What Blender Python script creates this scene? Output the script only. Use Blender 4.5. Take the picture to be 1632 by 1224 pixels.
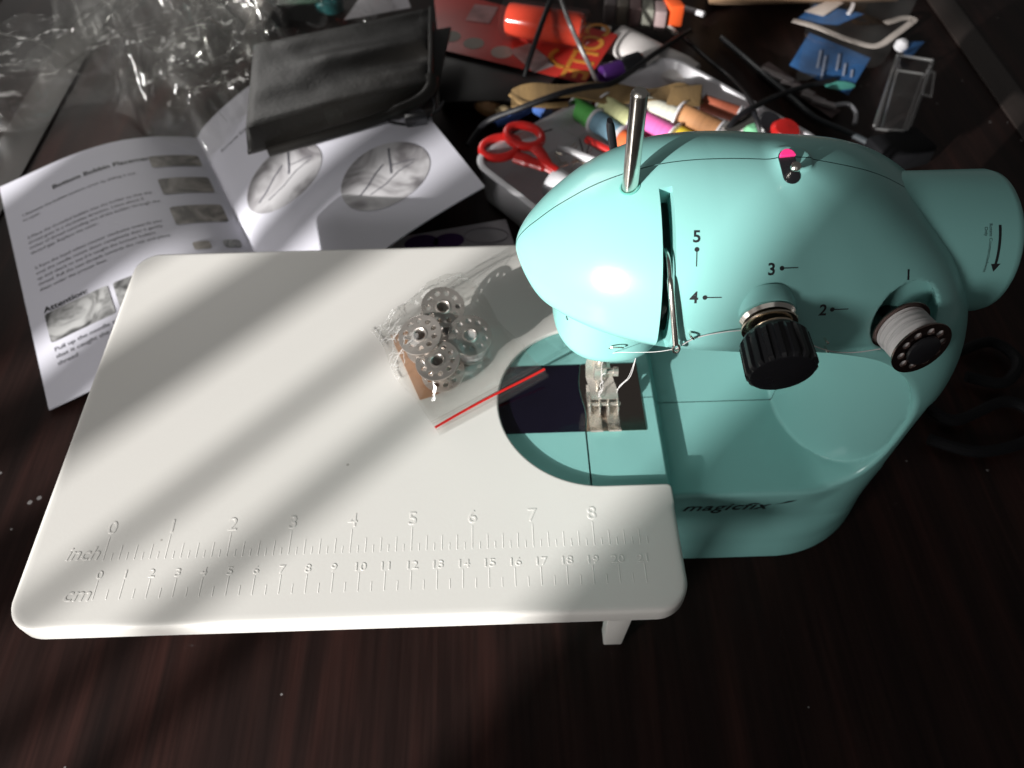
import bpy, bmesh, math, random
import numpy as np
from mathutils import Vector, Matrix
for o in list(bpy.data.objects): bpy.data.objects.remove(o, do_unlink=True)
scene = bpy.context.scene; COL = scene.collection
S = 0.01                                    # everything below is measured in centimetres

# ---------------------------------------------------------------- camera (a phone held 34 cm above the desk, looking down 53 degrees)
cam = bpy.data.cameras.new('camera'); cam_o = bpy.data.objects.new('camera', cam); COL.objects.link(cam_o)
cam.sensor_fit = 'HORIZONTAL'; cam.sensor_width = 36; cam.lens = 27.04
cam.clip_start = 0.01; cam.clip_end = 60
cam_o.matrix_world = Matrix(((0.99951434, 0.02898592, -0.01144142, 0.0),
                             (-0.03010051, 0.80300383, -0.59521324, 0.0),
                             (-0.00806529, 0.59526856, 0.80348634, 34.1*S), (0, 0, 0, 1)))
cam.dof.use_dof = True; cam.dof.focus_distance = 0.262; cam.dof.aperture_fstop = 13.5
scene.camera = cam_o

# ---------------------------------------------------------------- light: sun through a barred window to the front left, sky light of the same window, dim room
world = bpy.data.worlds.new('World'); scene.world = world; world.use_nodes = True
bg = world.node_tree.nodes['Background']; bg.inputs[0].default_value = (1.0, 0.985, 0.965, 1); bg.inputs[1].default_value = 0.06
AZ, EL = math.radians(45), math.radians(16)
SUN_D = Vector((math.cos(AZ)*math.cos(EL), math.sin(AZ)*math.cos(EL), -math.sin(EL)))   # the way the sunlight travels
TGT = Vector((0, 20, 6))*S
spot = bpy.data.lights.new('sunlight_beam', 'SPOT'); spot.energy = 10900; spot.shadow_soft_size = 0.042
spot.spot_size = math.radians(16); spot.spot_blend = 0.1; spot.color = (1.0, 0.978, 0.94)
spot_o = bpy.data.objects.new('sunlight_beam', spot); COL.objects.link(spot_o)
spot_o.location = TGT - SUN_D*10.0; spot_o.rotation_euler = SUN_D.to_track_quat('-Z', 'Y').to_euler()
area = bpy.data.lights.new('window_skylight', 'AREA'); area.shape = 'RECTANGLE'; area.size = 0.42; area.size_y = 0.42
area.energy = 19; area.color = (1.0, 0.975, 0.945)
area_o = bpy.data.objects.new('window_skylight', area); COL.objects.link(area_o)
area_o.location = TGT - SUN_D*2.05 + Vector((-0.1, 0.1, 0.05)); area_o.rotation_euler = SUN_D.to_track_quat('-Z', 'Y').to_euler()
area2 = bpy.data.lights.new('back_window_skylight', 'AREA'); area2.shape = 'RECTANGLE'; area2.size = 0.9; area2.size_y = 1.1     # a second, weaker window behind to the left
area2.energy = 12; area2.color = (1.0, 0.97, 0.93)
area2_o = bpy.data.objects.new('back_window_skylight', area2); COL.objects.link(area2_o)
area2_o.location = (-1.15, 2.35, 1.15); area2_o.rotation_euler = (Vector((0.02, 0.25, 0.1))-area2_o.location).to_track_quat('-Z', 'Y').to_euler()
area3 = bpy.data.lights.new('room_bounce', 'AREA'); area3.shape = 'RECTANGLE'; area3.size = 2.2; area3.size_y = 1.6     # light thrown back by the room behind the photographer
area3.energy = 3; area3.color = (1.0, 0.985, 0.96)
area3_o = bpy.data.objects.new('room_bounce', area3); COL.objects.link(area3_o)
area3_o.location = (-0.2, -2.1, 0.95); area3_o.rotation_euler = (Vector((0.05, 0.2, 0.1))-area3_o.location).to_track_quat('-Z', 'Y').to_euler()
scene.render.engine = 'CYCLES'
scene.cycles.max_bounces = 12; scene.cycles.transparent_max_bounces = 24
vs = scene.view_settings
vs.view_transform = 'Standard'; vs.look = 'None'; vs.exposure = 0; vs.gamma = 1; vs.use_curve_mapping = False
# ---------------------------------------------------------------- moulded body of the machine (centimetres)
def smin(a, b, k):
    h = np.clip(0.5 + 0.5*(b-a)/k, 0, 1)
    return b*(1-h) + a*h - k*h*(1-h)
def smax(a, b, k): return -smin(-a, -b, k)
def curve(xs, ys, n=1500):
    xs = np.array(xs, float); ys = np.array(ys, float)
    m = np.gradient(ys, xs); t = np.linspace(xs[0], xs[-1], n)
    i = np.clip(np.searchsorted(xs, t)-1, 0, len(xs)-2); h = xs[i+1]-xs[i]; s = (t-xs[i])/h
    v = (2*s**3-3*s**2+1)*ys[i] + (s**3-2*s**2+s)*h*m[i] + (-2*s**3+3*s**2)*ys[i+1] + (s**3-s**2)*h*m[i+1]
    return lambda x: np.interp(x, t, v)
NX0 = 0.58
_xa = np.array([0.58, 0.60, 0.65, 0.82, 1.18, 1.5, 2.05, 2.6, 3.2, 4.1, 5.2, 6.4])
_ra = np.array([0.0, 0.22, 0.46, 0.98, 1.70, 2.14, 2.68, 3.12, 3.52, 3.96, 4.32, 4.50])
_nose = curve(np.sqrt(np.append(_xa, [7.2])-NX0), np.append(_ra, [4.56]))
ARM_R = curve([6.4, 7.2, 8.5, 10, 12, 13.5, 15, 16.2], [4.50, 4.56, 4.6, 4.54, 4.15, 3.4, 2.2, 0.3])
ARM_C = curve([0, 0.58, 0.82, 1.18, 2.05, 3, 4.1, 6.4, 9, 11, 13, 16.2], [15.4, 15.15, 14.86, 14.55, 14.36, 14.31, 14.27, 14.2, 14.0, 13.8, 13.6, 13.3])
def arm_radius(x): return np.where(x < 6.8, _nose(np.sqrt(np.maximum(x-NX0, 0))), ARM_R(x))
COL_XR = curve([-1, 0, 3, 6, 9, 11, 13, 15, 16.5, 17.4, 18.1, 18.6], [17.3, 17.3, 17.2, 17.3, 17.4, 17.45, 17.0, 16.05, 14.8, 13.4, 11.8, 9.8])
COL_SY = curve([-1, 0, 4, 8, 11, 13, 15, 16.5, 17.4, 18.1, 18.6], [4.6, 4.6, 4.6, 4.6, 4.58, 4.5, 4.2, 3.45, 2.6, 1.5, 0.3])
BASE_R = curve([-1, 0, 1.2, 2.2, 2.8, 3.4, 5, 6], [5.36, 5.36, 5.28, 5.12, 4.78, 4.68, 4.82, 4.82])
CYM = 20.05
WELL = (13.0, 15.3)
def box2(a, b, ha, hb): return np.maximum(np.abs(a)-ha, np.abs(b)-hb)
def body(p):
    x, y, z = p[:, 0], p[:, 1], p[:, 2]; dy = y-CYM
    # arm with its bullet nose
    r = np.maximum(arm_radius(x), 1e-3); cz = ARM_C(x); dz = z-cz
    dl = dz-0.16*r                                   # the arm is a round vault above a crease, a shallow bowl below it
    q = np.where(dl > 0, np.sqrt(dy**2 + dz**2)/r, np.sqrt((dy/(0.987*r))**2 + (dl/(0.42*r))**2))
    arm = np.where(r > 0.05, (q - 1)*r*np.where(dl > 0, 0.9, 0.5), np.sqrt(dy**2+dz**2))
    arm = np.where(x < NX0, np.sqrt((np.minimum(x-NX0, 0))**2 + dy**2 + dz**2), arm)
    arm = np.maximum(arm, x-16.2)
    # needle housing under the nose
    hx, hy = (x-4.1)/2.12, dy/2.62
    hq = (np.abs(hx)**2.4 + np.abs(hy)**2.4)**(1/2.4)
    hous = smax((hq-1)*2.1, 11.2-z, 0.9); hous = np.maximum(hous, z-14.6)
    # column
    xr = COL_XR(z); xl = 9.3; cxm = (xr+xl)/2; sx = (xr-xl)/2; sy = COL_SY(z)
    cq = (np.abs((x-cxm)/sx)**2.6 + np.abs(dy/sy)**2.6)**(1/2.6)
    col0 = (cq-1)*np.minimum(sx, sy)*0.8
    col0 = np.maximum(col0, z-18.5)
    tz = z-9.0; tx = np.maximum(x-10.6, 0)/4.72
    tq = np.where(tz > 0, np.sqrt(tx**2 + (tz/5.1)**2), (tx**3 + (np.abs(tz)/3.95)**3)**(1/3))
    thr = (tq-1)*4.2
    thr = np.maximum(thr, 7.4-x)
    col = smax(smin(arm, col0, 0.7), -thr, 0.22)
    post = (np.sqrt(((x-16.5)/4.25)**2 + (dy/4.3)**2)-1)*4.2
    col = np.minimum(col, smax(post, col0+0.12, 0.1))
    # base with free arm, raised bed on the left and lower tray floor on the right
    bx = np.clip(x, 2.9, 12.4)
    top = 5.26 + 0.48*np.clip((6.92-x)/0.24 + 0.5, 0, 1)
    d2 = np.sqrt((x-bx)**2 + dy**2) - BASE_R(z)
    base = smax(d2, z-top, 0.22); base = smax(base, -z, 0.1)
    b = np.minimum(col, hous)
    b = smin(b, base, 0.12)
    # cable recess low on the right, well behind the thread bobbin, slot of the take-up lever
    notch = np.maximum(np.maximum(15.98-x, box2(z-7.75, y-18.0, 2.45, 6)), -99)
    b = smax(b, -notch, 0.12)
    well = np.maximum(np.sqrt((x-WELL[0])**2 + (z-WELL[1])**2) - 1.1, y-16.9)
    b = smax(b, -well, 0.12)
    return b
SLOT_Y = 18.75
# ---------------------------------------------------------------- materials
MATS = {}
def mat(name, col, rough=0.4, metal=0.0, var=0.06, scale=30.0, bump=0.0, bscale=200.0, coat=0.0, spec=0.5, alpha=1.0, trans=0.0, sss=0.0, emit=None, stretch=(1, 1, 1)):
    m = bpy.data.materials.new(name); m.use_nodes = True; nt = m.node_tree; N = nt.nodes; L = nt.links
    b = N['Principled BSDF']; b.inputs['Roughness'].default_value = rough; b.inputs['Metallic'].default_value = metal
    b.inputs['Coat Weight'].default_value = coat; b.inputs['Coat Roughness'].default_value = 0.08
    b.inputs['Specular IOR Level'].default_value = spec; b.inputs['Alpha'].default_value = alpha
    b.inputs['Transmission Weight'].default_value = trans
    if sss: b.inputs['Subsurface Weight'].default_value = sss; b.inputs['Subsurface Radius'].default_value = (0.004, 0.004, 0.004)
    tc = N.new('ShaderNodeTexCoord'); mp = N.new('ShaderNodeMapping'); mp.inputs['Scale'].default_value = stretch
    L.new(tc.outputs['Object'], mp.inputs[0])
    ns = N.new('ShaderNodeTexNoise'); ns.inputs['Scale'].default_value = scale; ns.inputs['Detail'].default_value = 5
    L.new(mp.outputs[0], ns.inputs['Vector'])
    rp = N.new('ShaderNodeValToRGB'); e = rp.color_ramp.elements
    e[0].position = 0.3; e[1].position = 0.7
    e[0].color = (*[max(c*(1-var), 0) for c in col], 1); e[1].color = (*[min(c*(1+var), 1) for c in col], 1)
    L.new(ns.outputs['Fac'], rp.inputs[0]); L.new(rp.outputs[0], b.inputs['Base Color'])
    mr = N.new('ShaderNodeMapRange'); mr.inputs[3].default_value = max(rough-0.05, 0.02); mr.inputs[4].default_value = rough+0.06
    n2 = N.new('ShaderNodeTexNoise'); n2.inputs['Scale'].default_value = scale*2.3; n2.inputs['Detail'].default_value = 6
    L.new(mp.outputs[0], n2.inputs['Vector']); L.new(n2.outputs['Fac'], mr.inputs[0]); L.new(mr.outputs[0], b.inputs['Roughness'])
    if bump:
        n3 = N.new('ShaderNodeTexNoise'); n3.inputs['Scale'].default_value = bscale; n3.inputs['Detail'].default_value = 4
        bp = N.new('ShaderNodeBump'); bp.inputs['Strength'].default_value = bump; bp.inputs['Distance'].default_value = 0.0006
        L.new(mp.outputs[0], n3.inputs['Vector']); L.new(n3.outputs['Fac'], bp.inputs['Height']); L.new(bp.outputs[0], b.inputs['Normal'])
    MATS[name] = m; return m
def film(name, tint, haze, gloss_rough=0.06, ior=1.5, bump=0.0, graze=0.75):
    m = bpy.data.materials.new(name); m.use_nodes = True; nt = m.node_tree; N = nt.nodes; L = nt.links
    for n in list(N):
        if n.type != 'OUTPUT_MATERIAL': N.remove(n)
    out = next(n for n in N if n.type == 'OUTPUT_MATERIAL')
    t = N.new('ShaderNodeBsdfTransparent'); t.inputs[0].default_value = (*tint, 1)
    g = N.new('ShaderNodeBsdfGlossy'); g.inputs['Roughness'].default_value = gloss_rough
    d = N.new('ShaderNodeBsdfDiffuse'); d.inputs[0].default_value = (0.75, 0.75, 0.74, 1)
    lw = N.new('ShaderNodeLayerWeight'); lw.inputs[0].default_value = 0.5; pw = N.new('ShaderNodeMath'); pw.operation = 'POWER'; pw.inputs[1].default_value = 4.0; L.new(lw.outputs['Facing'], pw.inputs[0])
    f = N.new('ShaderNodeMapRange'); f.inputs[3].default_value = ((ior-1)/(ior+1))**2*1.6; f.inputs[4].default_value = graze; L.new(pw.outputs[0], f.inputs[0])
    a = N.new('ShaderNodeMixShader'); a.inputs[0].default_value = haze; L.new(t.outputs[0], a.inputs[1]); L.new(d.outputs[0], a.inputs[2])
    b = N.new('ShaderNodeMixShader'); L.new(f.outputs[0], b.inputs[0]); L.new(a.outputs[0], b.inputs[1]); L.new(g.outputs[0], b.inputs[2])
    if bump:
        n3 = N.new('ShaderNodeTexNoise'); n3.inputs['Scale'].default_value = 130; n3.inputs['Detail'].default_value = 3
        tc = N.new('ShaderNodeTexCoord'); bp = N.new('ShaderNodeBump'); bp.inputs['Strength'].default_value = bump; bp.inputs['Distance'].default_value = 0.001
        L.new(tc.outputs['Object'], n3.inputs['Vector']); L.new(n3.outputs['Fac'], bp.inputs['Height'])
        L.new(bp.outputs[0], g.inputs['Normal']); L.new(bp.outputs[0], lw.inputs['Normal'])
    L.new(b.outputs[0], out.inputs[0]); MATS[name] = m; return m
TEAL = mat('teal_plastic', (0.222, 0.485, 0.462), 0.22, spec=0.4, var=0.02, scale=12, bump=0.03, bscale=900, coat=0.06)
TEAL_SHADE = mat('teal_plastic_shaded', (0.10, 0.36, 0.31), 0.4, var=0.05)  # the same teal darkened, shade of a recess put into the colour
WHITE = mat('white_plastic', (0.74, 0.722, 0.692), 0.34, var=0.015, scale=9, bump=0.03, bscale=700)
def specks(m, scale, thr, col):
    nt = m.node_tree; N = nt.nodes; L = nt.links; b = N['Principled BSDF']; src = b.inputs['Base Color'].links[0].from_socket
    tc = N.new('ShaderNodeTexCoord'); v = N.new('ShaderNodeTexVoronoi'); v.inputs['Scale'].default_value = scale; L.new(tc.outputs['Object'], v.inputs['Vector'])
    wn = N.new('ShaderNodeTexWhiteNoise'); L.new(v.outputs['Position'], wn.inputs['Vector']); mu = N.new('ShaderNodeMath'); mu.operation = 'POWER'; mu.inputs[1].default_value = 6; L.new(wn.outputs['Value'], mu.inputs[0])
    m2 = N.new('ShaderNodeMath'); m2.operation = 'MULTIPLY'; m2.inputs[1].default_value = thr; L.new(mu.outputs[0], m2.inputs[0])
    lt = N.new('ShaderNodeMath'); lt.operation = 'LESS_THAN'; L.new(v.outputs['Distance'], lt.inputs[0]); L.new(m2.outputs[0], lt.inputs[1])
    m3 = N.new('ShaderNodeMath'); m3.operation = 'MULTIPLY'; m3.inputs[1].default_value = 0.6; L.new(lt.outputs[0], m3.inputs[0])
    mx = N.new('ShaderNodeMix'); mx.data_type = 'RGBA'; mx.inputs[7].default_value = (*col, 1); L.new(m3.outputs[0], mx.inputs[0]); L.new(src, mx.inputs[6]); L.new(mx.outputs[2], b.inputs['Base Color'])
specks(WHITE, 45, 0.035, (0.30, 0.27, 0.24))
CHROME = mat('chrome', (0.80, 0.76, 0.70), 0.17, 1.0, var=0.05, scale=60, bump=0.05, bscale=300)
STEEL = mat('needle_plate_steel', (0.40, 0.34, 0.30), 0.10, 1.0, var=0.04, scale=20)
BRASS = mat('warm_nickel', (0.72, 0.63, 0.52), 0.22, 1.0, var=0.08, scale=80)
BLACK = mat('black_plastic', (0.010, 0.010, 0.012), 0.28, var=0.2, bump=0.05, bscale=600)
RUBBER = mat('black_cable_sleeve', (0.008, 0.008, 0.010), 0.5, spec=0.3, var=0.2)
INK = mat('black_print', (0.008, 0.010, 0.012), 0.5, var=0.1)
PURPLE = mat('dark_purple_cover', (0.006, 0.005, 0.012), 0.06, var=0.15, coat=0.2)
PINK = mat('pink_switch', (0.72, 0.03, 0.19), 0.4)
FOOTM = mat('worn_chrome', (0.74, 0.69, 0.62), 0.26, 0.82, var=0.15, scale=90, bump=0.2, bscale=300)
THREADW = mat('white_thread', (0.58, 0.56, 0.56), 0.75, var=0.12, scale=250, bump=0.6, bscale=500, stretch=(0.2, 0.2, 3))
PAPER = mat('booklet_paper', (0.63, 0.625, 0.70), 0.55, var=0.02, scale=8)
PAPER2 = mat('leaflet_paper', (0.48, 0.44, 0.47), 0.6, var=0.03, scale=8)
GREYINK = mat('grey_print', (0.10, 0.10, 0.12), 0.6)
LEATHER = mat('black_soft_leatherette', (0.0095, 0.0085, 0.0075), 0.40, spec=0.4, var=0.25, scale=18, bump=0.35, bscale=380)
CARD = mat('brown_kraft_card', (0.33, 0.17, 0.085), 0.75, var=0.12, scale=40, bump=0.2, bscale=300)
RED = mat('red_plastic', (0.52, 0.018, 0.016), 0.28)
REDCARD = mat('red_card', (0.46, 0.028, 0.020), 0.45, var=0.05)
ORANGE = mat('orange_plastic', (0.62, 0.085, 0.02), 0.35)
TRAYW = mat('milky_tray_plastic', (0.62, 0.61, 0.64), 0.32, var=0.03)
FILM = film('clear_film', (0.995, 0.995, 0.99), 0.016, 0.10, 1.5, bump=0.35, graze=0.3)
CLEAR = film('clear_acrylic', (0.985, 0.985, 0.985), 0.004, 0.05, 1.3, graze=0.35)
CRINK = film('crinkled_clear_film', (0.98, 0.98, 0.975), 0.011, 0.11, 1.5, bump=0.2)
CREASE_GLINT = film('film_crease_glint', (0.9, 0.9, 0.9), 0.35, 0.12, 1.6)  # paler, hazier film that paints glints on the bag's creases
DULL = mat('dull_black_cable', (0.004, 0.004, 0.005), 0.7, spec=0.15)
FOLD_GLINT = film('film_fold_glint', (0.95, 0.95, 0.94), 0.14, 0.12, 1.5)  # hazier film, paints the bright glints along wrap folds

# ---------------------------------------------------------------- builders
ROOT = {}
def props(o, label=None, cat=None, group=None, kind=None):
    if label: o['label'] = label
    if cat: o['category'] = cat
    if group: o['group'] = group
    if kind: o['kind'] = kind
    return o
def thing(name, label, cat, loc=(0, 0, 0), rot=None, group=None):
    o = bpy.data.objects.new(name, None); COL.objects.link(o); o.empty_display_size = 0.01
    m = Matrix.Translation(Vector(loc)*S)
    if rot is not None: m = m @ (rot.to_4x4() if isinstance(rot, Matrix) else Matrix.Rotation(rot, 4, 'Z'))
    o.matrix_world = m; ROOT[o.name] = m.inverted()
    return props(o, label, cat, group)
def mesh_obj(name, V, Fc, material, parent=None, world=True, angle=35, flat=False):
    """V in centimetres: world coordinates (moved into the frame of the parent thing), or the thing's own when world is False"""
    V = np.asarray(V, float)*S
    if parent is not None and world:
        r = parent
        while r.parent is not None: r = r.parent
        if r.name in ROOT:
            m = np.array(ROOT[r.name]); V = V @ m[:3, :3].T + m[:3, 3]
    me = bpy.data.meshes.new(name); me.from_pydata(V.tolist(), [], [tuple(int(i) for i in f) for f in Fc]); me.validate(); me.update()
    if not flat:
        me.shade_smooth()
        if angle: me.set_sharp_from_angle(angle=math.radians(angle))
    for m in (material if isinstance(material, (list, tuple)) else [material]): me.materials.append(m)
    o = bpy.data.objects.new(name, me); COL.objects.link(o); o.parent = parent
    return o
def fix_normals(V, Fc):
    bm = bmesh.new(); vs_ = [bm.verts.new(v) for v in V]
    for f in Fc:
        try: bm.faces.new([vs_[int(i)] for i in f])
        except ValueError: pass
    bmesh.ops.recalc_face_normals(bm, faces=bm.faces)
    r = from_bm(bm); bm.free(); return r
def from_bm(bm):
    bm.verts.index_update()
    return np.array([v.co[:] for v in bm.verts]), [[v.index for v in f.verts] for f in bm.faces]
def join(*parts):
    V = []; Fc = []; n = 0
    for v, f in parts:
        v = np.asarray(v, float); V.append(v); Fc += [[i+n for i in q] for q in f]; n += len(v)
    return np.concatenate(V), Fc
def axes(d):
    w = np.array(d, float); w /= np.linalg.norm(w)
    a = np.array([0, 0, 1.0]) if abs(w[2]) < 0.9 else np.array([1.0, 0, 0])
    u = np.cross(a, w); u /= np.linalg.norm(u); return u, np.cross(w, u), w
def lathe(prof, org=(0, 0, 0), d=(0, 0, 1), seg=40, wob=None):
    """prof: (radius, height along d)"""
    u, v, w = axes(d); org = np.array(org, float); V = []; Fc = []
    n = len(prof)
    for r, h in prof:
        for k in range(seg):
            a = 2*math.pi*k/seg; rr = r if wob is None else r*wob(k, h)
            V.append(org + w*h + (u*math.cos(a) + v*math.sin(a))*rr)
    for i in range(n-1):
        for k in range(seg):
            k2 = (k+1) % seg; Fc.append([i*seg+k, i*seg+k2, (i+1)*seg+k2, (i+1)*seg+k])
    if prof[0][0] > 1e-6: Fc.append(list(range(seg))[::-1])
    if prof[-1][0] > 1e-6: Fc.append([(n-1)*seg+k for k in range(seg)])
    return fix_normals(V, Fc)
def smooth_path(pts, n=8, closed=False):
    P = np.array(pts, float)
    if len(P) < 3: return P
    out = []; m = len(P)
    for i in range(m if closed else m-1):
        if closed: p0, p1, p2, p3 = P[(i-1) % m], P[i], P[(i+1) % m], P[(i+2) % m]
        else: p0, p1, p2, p3 = P[max(i-1, 0)], P[i], P[i+1], P[min(i+2, m-1)]
        for k in range(n):
            t = k/n; out.append(0.5*((2*p1) + (-p0+p2)*t + (2*p0-5*p1+4*p2-p3)*t*t + (-p0+3*p1-3*p2+p3)*t**3))
    if not closed: out.append(P[-1])
    return np.array(out)
def tube(pts, r, seg=8, closed=False, flat=None):
    P = np.array(pts, float); m = len(P); T = np.zeros_like(P)
    for i in range(m):
        a = P[(i-1) % m] if (closed or i > 0) else P[i]; b = P[(i+1) % m] if (closed or i < m-1) else P[i]
        T[i] = (b-a)/max(np.linalg.norm(b-a), 1e-9)
    u, _, _ = axes(T[0]); V = []; Fc = []
    for i in range(m):
        u = u - T[i]*np.dot(u, T[i]); u /= np.linalg.norm(u); v = np.cross(T[i], u)
        rr = r[i] if hasattr(r, '__len__') else r
        for k in range(seg):
            a = 2*math.pi*k/seg; V.append(P[i] + (u*math.cos(a) + v*math.sin(a)*(flat or 1))*rr)
    for i in range(m if closed else m-1):
        j = (i+1) % m
        for k in range(seg):
            k2 = (k+1) % seg; Fc.append([i*seg+k, i*seg+k2, j*seg+k2, j*seg+k])
    if not closed: Fc.append(list(range(seg))[::-1]); Fc.append([(m-1)*seg+k for k in range(seg)])
    return np.array(V), Fc
def hexa(c, bevel=0.05, seg=2):
    """box from 8 corners: four of the bottom, then the four above them"""
    bm = bmesh.new(); v = [bm.verts.new(p) for p in c]
    for f in ((3, 2, 1, 0), (4, 5, 6, 7), (0, 1, 5, 4), (1, 2, 6, 5), (2, 3, 7, 6), (3, 0, 4, 7)): bm.faces.new([v[i] for i in f])
    bmesh.ops.recalc_face_normals(bm, faces=bm.faces)
    if bevel: bmesh.ops.bevel(bm, geom=list(bm.edges), offset=bevel, segments=seg, profile=0.5, affect='EDGES')
    r = from_bm(bm); bm.free(); return r
def box(c, h, bevel=0.05, rz=0.0, R3=None, seg=2):
    c = np.array(c, float); h = np.array(h, float)
    P = np.array([(-1, -1, -1), (1, -1, -1), (1, 1, -1), (-1, 1, -1), (-1, -1, 1), (1, -1, 1), (1, 1, 1), (-1, 1, 1)])*h
    if R3 is None: R3 = np.array(Matrix.Rotation(rz, 3, 'Z'))
    return hexa(P @ np.asarray(R3).T + c, bevel, seg)
def loft(loops, cap0=True, cap1=True):
    V = np.concatenate([np.array(l, float) for l in loops]); n = len(loops[0]); Fc = []
    for i in range(len(loops)-1):
        for k in range(n):
            k2 = (k+1) % n; Fc.append([i*n+k, i*n+k2, (i+1)*n+k2, (i+1)*n+k])
    from mathutils.geometry import tessellate_polygon
    if cap0: Fc += [list(t) for t in tessellate_polygon([[Vector(p) for p in loops[0]]])]
    if cap1: Fc += [[i+(len(loops)-1)*n for i in t] for t in tessellate_polygon([[Vector(p) for p in loops[-1]]])]
    return fix_normals(V, Fc)
def curve_mesh(cu):
    ob = bpy.data.objects.new('tmp_outline', cu); COL.objects.link(ob)
    dg = bpy.context.evaluated_depsgraph_get(); dg.update()
    me = bpy.data.meshes.new_from_object(ob.evaluated_get(dg), depsgraph=dg)
    V = np.array([v.co[:] for v in me.vertices]).reshape(-1, 3); Fc = [list(p.vertices) for p in me.polygons]
    bpy.data.objects.remove(ob); bpy.data.meshes.remove(me); bpy.data.curves.remove(cu)
    return V, Fc
def flat2d(loops, thick, bevel=0.0):
    """solid plate with holes from 2D outlines; z from 0 to thick"""
    cu = bpy.data.curves.new('tmp_plate', 'CURVE'); cu.dimensions = '2D'; cu.fill_mode = 'BOTH'
    cu.extrude = max(thick/2-bevel, 0.0001); cu.bevel_depth = bevel; cu.bevel_resolution = 1; cu.offset = -bevel
    for l in loops:
        sp = cu.splines.new('POLY'); sp.points.add(len(l)-1); sp.use_cyclic_u = True
        for p, q in zip(sp.points, l): p.co = (q[0], q[1], 0, 1)
    V, Fc = curve_mesh(cu); V[:, 2] += thick/2
    return V, Fc
def circle(cx, cy, rx, ry=None, n=32, rot=0.0, a0=0.0, a1=2*math.pi):
    ry = ry or rx; t = np.linspace(a0, a1, n, endpoint=abs(a1-a0) < 6.28)
    x, y = rx*np.cos(t), ry*np.sin(t)
    return np.stack([cx + x*math.cos(rot)-y*math.sin(rot), cy + x*math.sin(rot)+y*math.cos(rot)], 1)
def text2d(s, size, thick=0.004, shear=0.0, align='CENTER', bold=0.0, space=1.0, bevel=0.0):
    cu = bpy.data.curves.new('tmp_text', 'FONT'); cu.body = s; cu.size = size; cu.align_x = align; cu.shear = shear
    cu.extrude = thick/2; cu.offset = bold; cu.space_character = space; cu.resolution_u = 3; cu.bevel_depth = bevel
    return curve_mesh(cu)
def place2d(VF, org, right, up, lift=0.0):
    V, Fc = VF; r = np.array(right, float); r /= np.linalg.norm(r); u = np.array(up, float); u -= r*np.dot(u, r); u /= np.linalg.norm(u); n = np.cross(r, u)
    return np.array(org, float) + V[:, :1]*r + V[:, 1:2]*u + (V[:, 2:3]+lift)*n, Fc
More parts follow.
